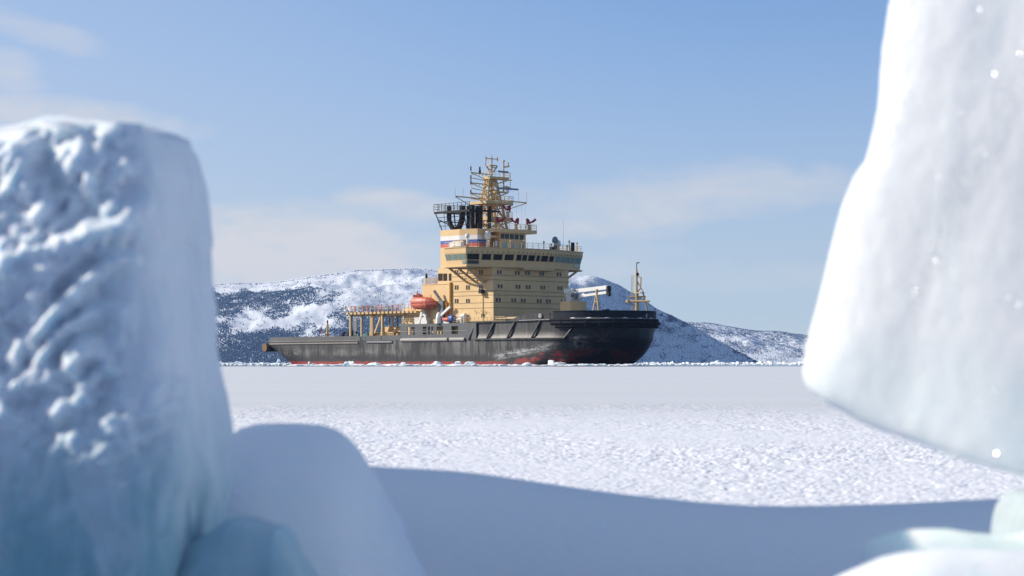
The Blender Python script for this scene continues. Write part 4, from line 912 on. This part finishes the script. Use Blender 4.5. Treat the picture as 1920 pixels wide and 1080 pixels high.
# ------------------------------------------------------------------ things carried on the ship
def ship_pt(p): return ship.matrix_basis @ Vector(p)
def on_ship(name, p, label, cat, group=None, rz=0.0):
    e_ = bpy.data.objects.new(name, None); C.objects.link(e_); e_.location = ship_pt(p); e_.rotation_euler = (0, 0, -TH + rz); return tag(e_, label, cat, group)
pa = onside(774.5, 570, -11.6); pb = onside(818, 566, -11.6); Lb = pb[0] - pa[0]
lb = on_ship('lifeboat', (pa[0], -11.6, onside(795, 580.5, -11.6)[2]), 'orange enclosed lifeboat hanging from davits beside the tan superstructure', 'lifeboat')
def loft(secs, n=12):
    """secs: (x, half width, z low, z high, squareness)"""
    m_ = MB(); rr = []
    for x, hw, zl_, zh_ in secs:
        rr.append([(x, hw * math.copysign(abs(math.cos(a)) ** .75, math.cos(a)), (zl_ + zh_) / 2 + (zh_ - zl_) / 2 * math.copysign(abs(math.sin(a)) ** .8, math.sin(a))) for a in [2 * math.pi * k / n for k in range(n + 1)]])
    m_.grid(rr); m_.add(rr[0][:-1][::-1], [tuple(range(n))]); m_.add(rr[-1][:-1], [tuple(range(n))]); return m_
def half_shell(secs, prof):
    m_ = MB(); rr = []
    full = prof + [(-y, z) for y, z in prof[::-1] if abs(y) > 1e-6]
    for x, hw, z0_, z1_ in secs: rr.append([(x, hw * y, z0_ + (z1_ - z0_) * z) for y, z in full])
    m_.grid(rr)
    for r_ in (rr[0], rr[-1][::-1]): m_.add(r_, [tuple(range(len(r_)))])
    return m_
half_shell([(0.0, .55, .95, 1.35), (.4, 1.05, .55, 1.33), (1.3, 1.38, .12, 1.30), (2.6, 1.45, .0, 1.30), (4.3, 1.45, .0, 1.30), (5.6, 1.22, .10, 1.33), (6.5, .78, .42, 1.38), (Lb, .22, .85, 1.42)],
           [(1, 1), (1.0, .62), (.86, .28), (.45, .04), (0, 0)]).build('hull', 'boat_orange', lb)
half_shell([(0.05, .55, 1.38, 1.75), (.4, 1.03, 1.37, 2.35), (1.0, 1.28, 1.34, 2.62), (2.6, 1.40, 1.34, 2.62), (4.4, 1.38, 1.34, 2.58), (5.4, 1.2, 1.36, 2.45), (6.2, .85, 1.40, 2.15), (6.9, .4, 1.43, 1.75)],
           [(1, 0), (1.0, .30), (.86, .72), (.55, .95), (0, 1)]).build('canopy', 'boat_orange', lb)
mb = half_shell([(.55, .55, 2.3, 2.75), (.95, .8, 2.4, 3.3), (1.7, .85, 2.4, 3.42), (2.4, .8, 2.4, 3.1), (2.9, .6, 2.4, 2.65)], [(1, 0), (1, .45), (.75, .9), (0, 1)]); ck = mb.build('cockpit', 'boat_orange', lb)
mb = MB(); mb.box(1.15, 1.6, -.9, -.8, 2.72, 3.05); mb.box(1.75, 2.25, -.9, -.78, 2.70, 3.0); mb.build('window', 'glass_dark', ck)
mb = MB(); mb.box(1.2, 4.6, -1.50, -1.40, 1.30, 1.36); mb.build('grab_line', 'black_paint', lb)
mb = MB(); mb.tube((6.9, 0, 1.0), (7.3, 0, 1.2), .3, n=8); mb.tube((1.5, 0, 3.3), (1.5, 0, 3.9), .06); mb.tube((5.9, 0, 2.2), (5.9, 0, 3.0), .06); mb.build('lifting_hook', 'black_paint', lb)
pr = onside(832, 603, -10.5); rb = on_ship('rescue_boat', (pr[0], -10.6, 8.9), 'small open orange rescue boat stowed on the side deck', 'boat')
loft([(0, .3, .3, .8), (.5, .7, .1, .85), (1.6, .8, 0, .85), (2.2, .75, 0, .85)]).build('hull', 'boat_orange', rb, True)
mb = MB(); mb.box(.1, 2.1, -.3, .3, -.35, .15); mb.build('cradle', 'white_paint', rb)
mb = loft([(2.1, .6, .0, 1.2), (2.6, .8, -.1, 1.35), (3.4, .7, 0, 1.2)]); mb.build('engine_cover', 'stripe_blue', rb, True)
for k, px in enumerate((863, 868.5)):
    q = onside(px, 600, -10.5); lr = on_ship('life_raft', (q[0], -10.5, 9.15), ('lower white liferaft canister on the side deck behind the rail', 'upper white liferaft canister set beside the other one on the side deck')[k], 'life raft', 'white liferaft canisters')
    z = .0 if k == 0 else .65
    mb = MB(); mb.tube((-.75, 0, .1 + z), (.75, 0, .35 + z), .42, n=10); mb.build('canister', 'white_paint', lr)
    mb = MB(); mb.box(-.6, -.45, -.35, .35, -.6, z); mb.box(.45, .6, -.35, .35, -.6, z + .05); mb.build('cradle', 'white_paint', lr)

# ------------------------------------------------------------------ floating ice chunks along the hull
rf = random.Random(11)
def chunk_mesh(seed, tall=1.0):
    r_ = random.Random(seed); n = 9; prof = [(1.0, -.25), (1.05, .12), (.96, .5), (.72, .82), (.36, 1.0)]
    vs = []
    ph = [r_.uniform(.65, 1.25) for _ in range(n)]
    for k, (a, h_) in enumerate(prof):
        for i in range(n):
            t_ = 2 * math.pi * (i + r_.uniform(-.25, .25)) / n; q = a * ph[i] * r_.uniform(.8, 1.15); vs.append((q * math.cos(t_), q * math.sin(t_) * .7, h_ * tall * r_.uniform(.75, 1.2) if h_ > 0.1 else h_))
    vs.append((r_.uniform(-.2, .2), 0, 1.0 * tall)); m_ = MB()
    fs = [(k * n + i, k * n + (i + 1) % n, (k + 1) * n + (i + 1) % n, (k + 1) * n + i) for k in range(len(prof) - 1) for i in range(n)]
    fs += [((len(prof) - 1) * n + i, (len(prof) - 1) * n + (i + 1) % n, len(vs) - 1) for i in range(n)] + [tuple(range(n - 1, -1, -1))]
    m_.add(vs, fs); me = bpy.data.meshes.new('ice_floe'); me.from_pydata(m_.v, [], m_.f); me.update(); me.materials.append(M['floe_ice']); return me
cms = [chunk_mesh(40 + k, 1.0) for k in range(10)]
GF = 'ice chunks floating in the row along the ship'
def floe(px, dist, wd, ht, label, rz=None):
    o_ = bpy.data.objects.new('ice_floe', rf.choice(cms)); C.objects.link(o_)
    o_.location = ((px - 960) / F_PX * dist, dist, WATER_Z); o_.scale = (wd / 2, wd / 2, ht); o_.rotation_euler = (0, 0, rf.uniform(0, 6.28) if rz is None else rz)
    return tag(o_, label, 'ice floe', GF)
lab_h = 'low white ice chunk floating in the row between snowfield and dark hull'
for px in np.arange(552, 1188, 6.0):
    floe(px + rf.uniform(-3, 3), rf.uniform(378, 398), rf.uniform(1.2, 3.4), rf.uniform(.10, .34), lab_h)
big_ = [(523, 412, 1.2, 1.55, 'tall spiky white ice chunk just left of the stern'), (580, 392, .8, .95, 'narrow upright white ice chunk below the sloping stern'),
        (650, 388, 1.4, .95, 'rounded pale ice chunk below the flight deck aft'), (659, 390, 2.0, 1.05, 'pointed bluish ice chunk touching a rounded one below the flight deck'),
        (820, 386, 2.6, .95, 'wide humped ice chunk afloat below the orange lifeboat'), (700, 390, 3.6, .75, 'long flat ice chunk afloat below the tan deck columns'),
        (858, 388, 1.8, 1.0, 'largest white ice chunk of two below the pipe of the superstructure'), (882, 388, 2.0, .95, 'peaked ice chunk afloat below the first slanting hull rib'),
        (990, 384, 2.2, .75, 'broad crumbly ice chunk afloat amidships below the bow shoulder'), (756, 388, 1.5, .8, 'stubby ice chunk afloat below the white davit')]
for px, dd, w_, h_, lb_ in big_: floe(px, dd, w_ * 1.15, h_ * .72, lb_)
hx_ = hull_at(1040, .8); q = ship_pt((hx_, -half(hx_, .8) - .8, 0.2)); o_ = floe(960 + q.x / q.y * F_PX, q.y, 2.6, .95, 'snowy ice lump pressed against the hull below the bow shoulder')
hx_ = hull_at(1054, .5); q = ship_pt((hx_, -half(hx_, .5) - .9, 0.2)); o_ = floe(960 + q.x / q.y * F_PX, q.y, 5.0, .6, 'dirty flat ice slab pressed against the hull under the snowy lump')
for px in list(np.arange(405, 545, 7)): floe(px + rf.uniform(-3, 3), rf.uniform(400, 430), rf.uniform(.8, 2.4), rf.uniform(.15, .5), 'low white ice chunk floating in the row left of the stern')
for px in list(np.arange(1195, 1510, 9)): floe(px + rf.uniform(-3, 3), rf.uniform(470, 540), rf.uniform(.9, 2.2), rf.uniform(.12, .4), 'low white ice chunk floating in the row right of the bow')

# ------------------------------------------------------------------ near ice
def ice_mat(name, snow_c, ice_c, sss, rad, zlo, zhi, clear=.0, rough=(.45, .75), bscale=40, bump=.004, spec=.2, srad=(.55, .85, 1.0)):
    m_ = mat(name, snow_c, .5, 0, spec); t = NT(m_); X, Y, Z = t.xyz()
    f = t.ramp(t.math('ADD', Z, t.math('MULTIPLY', t.math('SUBTRACT', t.noise(5, 5, .6), .5), .35)), zlo, zhi)   # 0 clear ice below .. 1 frosted above
    veins = t.ramp(t.noise(9, 6, .65, t.map((1.6, 1.6, .5)), .8), .46, .66)
    t.color(t.mix(f, t.mix(t.math('MULTIPLY', veins, .45), (*ice_c, 1), (*snow_c, 1)), t.mix(t.math('MULTIPLY', veins, .18), (*snow_c, 1), (*ice_c, 1))))
    t.put(t.math('ADD', t.math('MULTIPLY', f, rough[1] - rough[0]), rough[0]), t.b.inputs['Roughness'])
    t.b.inputs['Subsurface Weight'].default_value = sss; t.b.inputs['Subsurface Radius'].default_value = srad; t.b.inputs['Subsurface Scale'].default_value = rad
    t.bump(t.noise(bscale, 5, .6), bump, .6); M[name] = m_
ice_mat('ice_left', (.74, .80, .86), (.27, .48, .55), 1.0, .012, .22, .50)
ice_mat('ice_right', (.84, .85, .85), (.66, .775, .80), 1.0, .085, .24, .60, rough=(.28, .42), bump=.003, spec=.25, srad=(1.0, 1.0, 1.0))
ice_mat('ice_teal', (.46, .62, .70), (.22, .38, .44), 1.0, .05, .0, .6)
ice_mat('ice_light', (.84, .93, .95), (.74, .90, .93), 1.0, .06, .0, .5)
ice_mat('ice_pale', (.40, .47, .49), (.36, .46, .50), 1.0, .01, .0, .3)

def even_ring(n, ex, wx, wy):
    th_ = np.linspace(0, 2 * np.pi, 40001); p = np.sign(np.cos(th_)) * np.abs(np.cos(th_)) ** (2 / ex); q = np.sign(np.sin(th_)) * np.abs(np.sin(th_)) ** (2 / ex)
    L_ = np.concatenate([[0], np.cumsum(np.hypot(np.diff(p) * wx, np.diff(q) * wy))]); u = np.linspace(0, L_[-1], n, endpoint=False)
    return np.interp(u, L_, p), np.interp(u, L_, q)
def PX(px, dist): return (px - 960) / F_PX * dist
def PZ(py, dist): return CAM_Z - (py - HOR) / F_PX * dist

# big block at the left
d0, d1 = 2.55, 3.12
nl, n = 340, 640
n = 1000; p_, q_ = even_ring(n, 7.0, .33, .28)
ry = np.array([225, 262, 285, 310, 340, 420, 440, 520, 600, 680, 730, 790, 850, 950, 1080, 1400])
rx = np.array([384, 386, 387, 388, 388, 388, 382, 388, 398, 407, 415, 424, 429, 415, 418, 425])
ztop = PZ(226, 2.8); zs_ = np.concatenate([np.linspace(0.0, ztop, nl)])
dm = 3.0
pyl = HOR + (CAM_Z - zs_) / dm * F_PX
right = PX(np.interp(pyl, ry, rx), dm)
left = np.full(nl, -1.05)
tz = zs_ / ztop
inset = .022 * np.clip((tz - .93) / .07, 0, 1) ** 2
Xb = (left + right)[:, None] / 2 + (right - left - 2 * inset)[:, None] / 2 * p_[None]
lean = .06 * tz[:, None] ** 1.5
Yb = (d0 + d1) / 2 + lean * (q_[None] < 0) * np.abs(q_)[None] + ((d1 - d0) / 2 - inset)[:, None] * q_[None]
Yb = Yb + .37 * (right[:, None] - Xb) * np.clip(-q_, 0, 1)[None]       # the face is turned a little to the left
Zb = zs_[:, None] + 0 * Xb
# domed top: slopes down to the left and at the right shoulder
TX, TY, dt = [-900, 0, 80, 150, 230, 290, 330, 352, 372, 392, 440], [342, 260, 246, 240, 243, 249, 256, 264, 278, 308, 342], 2.72
toppx = np.interp(960 + Xb / Yb * F_PX, TX, TY)
topz = CAM_Z - (toppx - HOR) / F_PX * Yb
Zb = Zb * (topz / ztop)
nx_ = p_[None] * np.abs(p_)[None] ** 5; ny_ = q_[None] * np.abs(q_)[None] ** 5
ln = np.sqrt(nx_ ** 2 + ny_ ** 2) + 1e-6; nx_, ny_ = nx_ / ln, ny_ / ln
ca_, sa_ = math.cos(R(24)), math.sin(R(24))
su = Xb * ca_ + Zb * sa_; sv = -Xb * sa_ + Zb * ca_
wv = fbm(su * 7, sv * 7, Yb * 6, 3, 51) * .035
r1 = 1 - np.abs(vnoise(su * 5.5, (sv + wv) * 17, Yb * 5, 52)) * 2
r2 = 1 - np.abs(vnoise(su * 14, (sv + wv) * 36, Yb * 12, 53)) * 2
r3 = fbm(Xb * 45, Yb * 45, Zb * 45, 3, 54)
front = sstep(-.1, -.75, q_)[None] * sstep(1.0, .72, p_[None] + .16 * fbm(Xb * 6, 0, Zb * 11, 3, 56))
up = sstep(.34, .52, Zb + .10 * (Xb + .6) + fbm(Xb * 4, Zb * 4, 0, 2, 57) * .10)
edge = sstep(1.0, .9, tz)[:, None]
amp = front * (.18 + .82 * up)
ph = sv * 11.5 + 1.7 * fbm(su * 3.2, sv * 5, Yb * 3, 3, 61) + .5 * fbm(su * 12, sv * 14, 0, 2, 62)
fr = ph - np.floor(ph); ledge = np.where(fr < .38, 1 - sstep(0, .38, fr), sstep(.38, 1.0, fr))
ledge = ledge * (.45 + .55 * sstep(-.35, .4, fbm(su * 4, sv * 8, 0, 2, 63)))
disp = amp * (.030 * ledge + .006 * r1 + .009 * r2 + .012 * r3 + .014 * fbm(Xb * 26, Yb * 20, Zb * 24, 3, 64)) + (1 - amp) * (.010 * fbm(Xb * 7, Yb * 7, Zb * 5, 4, 58) + .004 * fbm(Xb * 30, Yb * 25, Zb * 12, 3, 59))
Xb = Xb + nx_ * disp; Yb = Yb + ny_ * disp
Zb = Zb + sstep(.97, 1.0, tz)[:, None] * .008 * fbm(Xb * 12, Yb * 12, 0, 3, 60)
co = np.stack([Xb, Yb, Zb], -1)
# close the top
ctr = np.stack([np.full(n, (left[-1] + right[-1]) / 2), np.full(n, (d0 + d1) / 2 + .04), np.full(n, 0.0)], -1)
caps = []
for k in (.8, .5, .2, .02):
    rr = ctr * (1 - k) + co[-1] * k; zz_ = CAM_Z - (np.interp(960 + rr[:, 0] / rr[:, 1] * F_PX, TX, TY) - HOR) / F_PX * rr[:, 1]
    rr[:, 2] = zz_ + .012 * (1 - k ** 4) + .008 * fbm(rr[:, 0] * 12, rr[:, 1] * 12, 0, 3, 60); caps.append(rr)
co = np.concatenate([co, np.stack(caps, 0)], 0)
o_ = np_mesh('ice_block', co, co.shape[0], n, 'ice_left', wrap=True, cap=True)
block = o_; CB = co; NB = n
tag(o_, 'big square-shouldered blue ice block with ridged snowy face, left of the ship', 'ice block')

# leaning slab at the right
nl, n = 280, 800; p_, q_ = even_ring(n, 14.0, .45, .24)
ly = np.array([-6, 8, 30, 100, 200, 290, 325, 340, 400, 480, 560, 650, 705, 738, 758, 770, 788, 800, 815, 850, 890, 960, 1100])
lx = np.array([1715, 1688, 1672, 1661, 1655, 1634, 1622, 1606, 1581, 1560, 1541, 1515, 1508, 1524, 1560, 1596, 1612, 1655, 1700, 1815, 1990, 2080, 2150])
dl, dn = 2.85, 2.45
pys = np.linspace(1075, -6, nl)
lpx = np.interp(pys, ly, lx); lpx = np.convolve(np.pad(lpx, 3, 'edge'), np.ones(7) / 7, 'valid'); rpx = np.full(nl, 2700.0)
tz = np.linspace(0, 1, nl); ins = 60 * np.clip((tz - .97) / .03, 0, 1) ** 2
s01 = (p_ + 1) / 2
Pxx = lpx[:, None] + ins[:, None] + (rpx - lpx)[:, None] * s01[None] * .85
SB = np.clip((Pxx - 1500) / 1050., 0, 1) ** .9
Dm = dl - (dl - dn) * SB + .17 * q_[None] * (1 - .25 * tz[:, None])
Dref = dl - (dl - dn) * SB
Xb = (Pxx - 960) / F_PX * Dref + .145 * (Dm - Dref) * np.clip(1 - s01 * 2, 0, 1)[None]      # the hidden left flank slants back
zrow = CAM_Z - (pys - HOR) / F_PX * dl
Zb = zrow[:, None] + 0 * Xb
nx_, ny_ = p_[None] + 0 * Xb, q_[None] + 0 * Xb
disp = .005 * fbm(Xb * 4, Dm * 4, Zb * 2, 3, 71) + .0012 * fbm(Xb * 14, Dm * 16, Zb * 7, 3, 72) + .0007 * fbm(Xb * 60, Dm * 60, Zb * 40, 2, 73)
groove = .002 * np.exp(-((Xb - (.47 + .30 * (Zb - .5))) / .03) ** 2) * (q_ < 0)[None]
co = np.stack([Xb + nx_ * disp, Dm + ny_ * disp + groove, Zb], -1)
o_ = np_mesh('ice_block', co, nl, n, 'ice_right', wrap=True, cap=True); slab = o_
tag(o_, 'tall white leaning ice slab with overhanging foot at the right of the ship', 'ice block')
# thin plates of clear frost standing at every angle on the near ice: some of them catch the sun
M['frost'] = mat('frost', (.80, .84, .86), .17, 0, 1.0)
def frost(parent, P, n0, spread, size, seed):
    rg = np.random.default_rng(seed); n = len(P); nn_ = np.array(n0)[None] + rg.normal(0, spread, (n, 3)); nn_ /= np.linalg.norm(nn_, axis=1)[:, None]
    t1 = np.cross(nn_, rg.normal(0, 1, (n, 3))); t1 /= np.linalg.norm(t1, axis=1)[:, None]; t2 = np.cross(nn_, t1)
    r_ = rg.uniform(.5, 1, n)[:, None] * size; c_ = P + np.array(n0)[None] * size * .35
    V = np.stack([c_ + t1 * r_, c_ + t2 * r_ * .8, c_ - t1 * r_, c_ - t2 * r_ * .8, c_ + nn_ * r_ * .15], 1)
    me = bpy.data.meshes.new('frost_crystals'); me.from_pydata(V.reshape(-1, 3).tolist(), [], [(5 * k, 5 * k + 1, 5 * k + 2, 5 * k + 3) for k in range(n)]); me.update()
    o_ = link('frost_crystals', me, 'frost', parent); o_['kind'] = 'stuff'; return o_
rb_ = np.random.default_rng(3); jl = n // 2
fi = np.concatenate([rb_.uniform(.20, .97, 900), rb_.uniform(.12, .97, 700), np.clip(rb_.normal(.62, .10, 1100), .3, .9)])
fj = np.concatenate([rb_.integers(60, 78, 900), rb_.integers(78, 190, 700), np.zeros(1100, int)])
fj[1600:] = (118 + (fi[1600:] - .6) * 60 + rb_.normal(0, 5, 1100)).astype(int)
frost(slab, co[(fi * nl).astype(int), (jl + fj) % n], (-.55, -.82, .12), .42, .0016, 8)
def lump(name, dist, xs_px, tops_px, depth, m_, label, cat, seed, amp, ex=2.6, base=0.0, nl=120, n=260, round_=.35, freq=7.0):
    """rounded mass whose skyline follows the given profile, standing on base"""
    p_, q_ = even_ring(n, ex, .5, .5)
    xs_ = PX(np.array(xs_px, float), dist); zt = PZ(np.array(tops_px, float), dist)
    s_ = np.linspace(1, 0, nl)[:, None]                  # 1 at the rim, 0 at the crown
    mid = (xs_[0] + xs_[-1]) / 2
    Xb = mid + (xs_[-1] - xs_[0]) / 2 * p_[None] * s_
    r_ = np.abs(q_[None] * s_) + 0 * Xb
    Yb = dist + depth / 2 * q_[None] * s_
    sky_ = np.interp(Xb, xs_, zt)
    Zb = base + (sky_ - base) * np.clip(1 - r_ ** (1 / round_), 0, 1) ** round_ * 1.0
    dn_ = amp * fbm(Xb * freq, Yb * freq, Zb * freq, 4, seed)
    co = np.stack([Xb + p_[None] * dn_, Yb + q_[None] * dn_, np.maximum(Zb + dn_ * .6, base)], -1)
    o_ = np_mesh(name, co, nl, n, m_, wrap=True, cap=False)
    return tag(o_, label, cat)
ii = rb_.integers(180, 338, 1600); jj = rb_.integers(int(NB * .62), int(NB * .92), 1600)
frost(block, CB[ii, jj], (-.30, -.93, .2), .45, .0014, 9)
lump('snow_mound', 3.45, [400, 425, 440, 470, 520, 560, 600, 625, 650, 672, 690, 705, 725, 750, 790, 830], [1100, 850, 806, 798, 795, 795, 799, 808, 823, 845, 872, 905, 950, 1010, 1095, 1180], .9, 'snow', 'smooth rounded snow mound in blue shade beside the big left block', 'snow mound', 81, .006, round_=.45)
lump('ice_chunk', 2.75, [300, 360, 410, 440, 470, 510, 530, 545, 560, 590, 610], [1150, 1020, 985, 972, 974, 986, 988, 1005, 1035, 1090, 1150], .30, 'ice_teal', 'small dark teal ice chunk between left block and snow mound', 'ice chunk', 91, .004, ex=4, round_=.25)
lump('ice_chunk', 3.05, [1885, 1893, 1900, 1908, 1920, 1950, 2050, 2150], [1120, 1010, 965, 936, 926, 918, 908, 1000], .35, 'ice_pale', 'pale frosted ice chunk under the leaning slab at the right edge', 'ice chunk', 92, .006, ex=4, round_=.22, freq=12)
lump('ice_chunk', 2.7, [1630, 1638, 1648, 1690, 1720, 1800, 1850, 1900, 1980, 2080, 2200], [1100, 1040, 1014, 1003, 998, 1000, 1008, 1012, 1000, 990, 1100], .30, 'ice_light', 'flat-topped light teal ice chunk at lower right behind the snow heap', 'ice chunk', 93, .004, ex=5, round_=.2)
lump('snow_heap', 2.25, [1480, 1560, 1600, 1660, 1720, 1780, 1850, 1920, 2000, 2150, 2300], [1160, 1090, 1073, 1050, 1037, 1031, 1031, 1033, 1035, 1050, 1160], .45, 'snow', 'low white snow heap at the bottom right corner', 'snow heap', 94, .004, round_=.45)

# unseen hummocks added left of and behind the camera to shade the foreground
rh = random.Random(17)
def hummock(x, y, w_, h_, seed, label):
    n, nl = 120, 60
    th_ = np.linspace(0, 2 * np.pi, n, endpoint=False); ex = 3.0
    p_ = np.sign(np.cos(th_)) * np.abs(np.cos(th_)) ** (2 / ex); q_ = np.sign(np.sin(th_)) * np.abs(np.sin(th_)) ** (2 / ex)
    s_ = np.linspace(1, .02, nl)[:, None]
    X_, Y_ = x + w_ / 2 * p_[None] * s_, y + w_ / 2 * q_[None] * s_
    Z_ = h_ * np.clip(1 - s_ ** 4, 0, 1) ** .4 + 0 * X_
    d_ = fbm(X_ * 2.2, Y_ * 2.2, Z_ * 2.2, 4, seed) * .10 * w_
    co = np.stack([X_ + p_[None] * d_, Y_ + q_[None] * d_, np.maximum(Z_ + d_ * .6 * (s_ < .98), 0)], -1)
    return tag(np_mesh('shade_hummock', co, nl, n, 'snow', wrap=True, cap=False), label, 'shade hummock', 'unseen hummocks added to shade the foreground')
HUM = 'unseen snowy hummock added near the viewer to cast shade'
for k, (x, y, w_, h_) in enumerate(((-2.6, 7.2, 1.6, 1.1), (-2.3, 6.0, 1.6, 1.65), (-2.2, 4.75, 1.5, 1.98), (-2.25, 3.85, 1.05, 1.6), (-2.3, 2.65, 1.1, 1.27), (-2.3, 1.6, 1.4, 1.5), (-2.2, .5, 1.6, 2.2), (-2.3, -.8, 1.8, 2.6), (-2.4, -2.3, 1.9, 2.5), (-2.0, -3.8, 2.0, 2.7), (-.6, -4.8, 2.1, 2.2), (1.2, -5.2, 2.0, 2.0), (3.0, -5.0, 2.2, 2.2))):
    hummock(x, y, w_, h_, 200 + k, HUM)

# ------------------------------------------------------------------ cold sea air
mb = MB(); mb.box(-7000, 7000, -300, 7200, -1.5, 175)
hz = mb.build('haze', None); hmz = bpy.data.materials.new('haze'); hmz.use_nodes = True; n_ = hmz.node_tree.nodes
for q in list(n_): n_.remove(q)
vo = n_.new('ShaderNodeVolumePrincipled'); mo = n_.new('ShaderNodeOutputMaterial'); hmz.node_tree.links.new(vo.outputs[0], mo.inputs['Volume'])
vo.inputs['Color'].default_value = (.42, .62, 1.0, 1); vo.inputs['Density'].default_value = 3.6e-5; vo.inputs['Anisotropy'].default_value = 0.0
hz.data.materials.append(hmz); hz['kind'] = 'stuff'
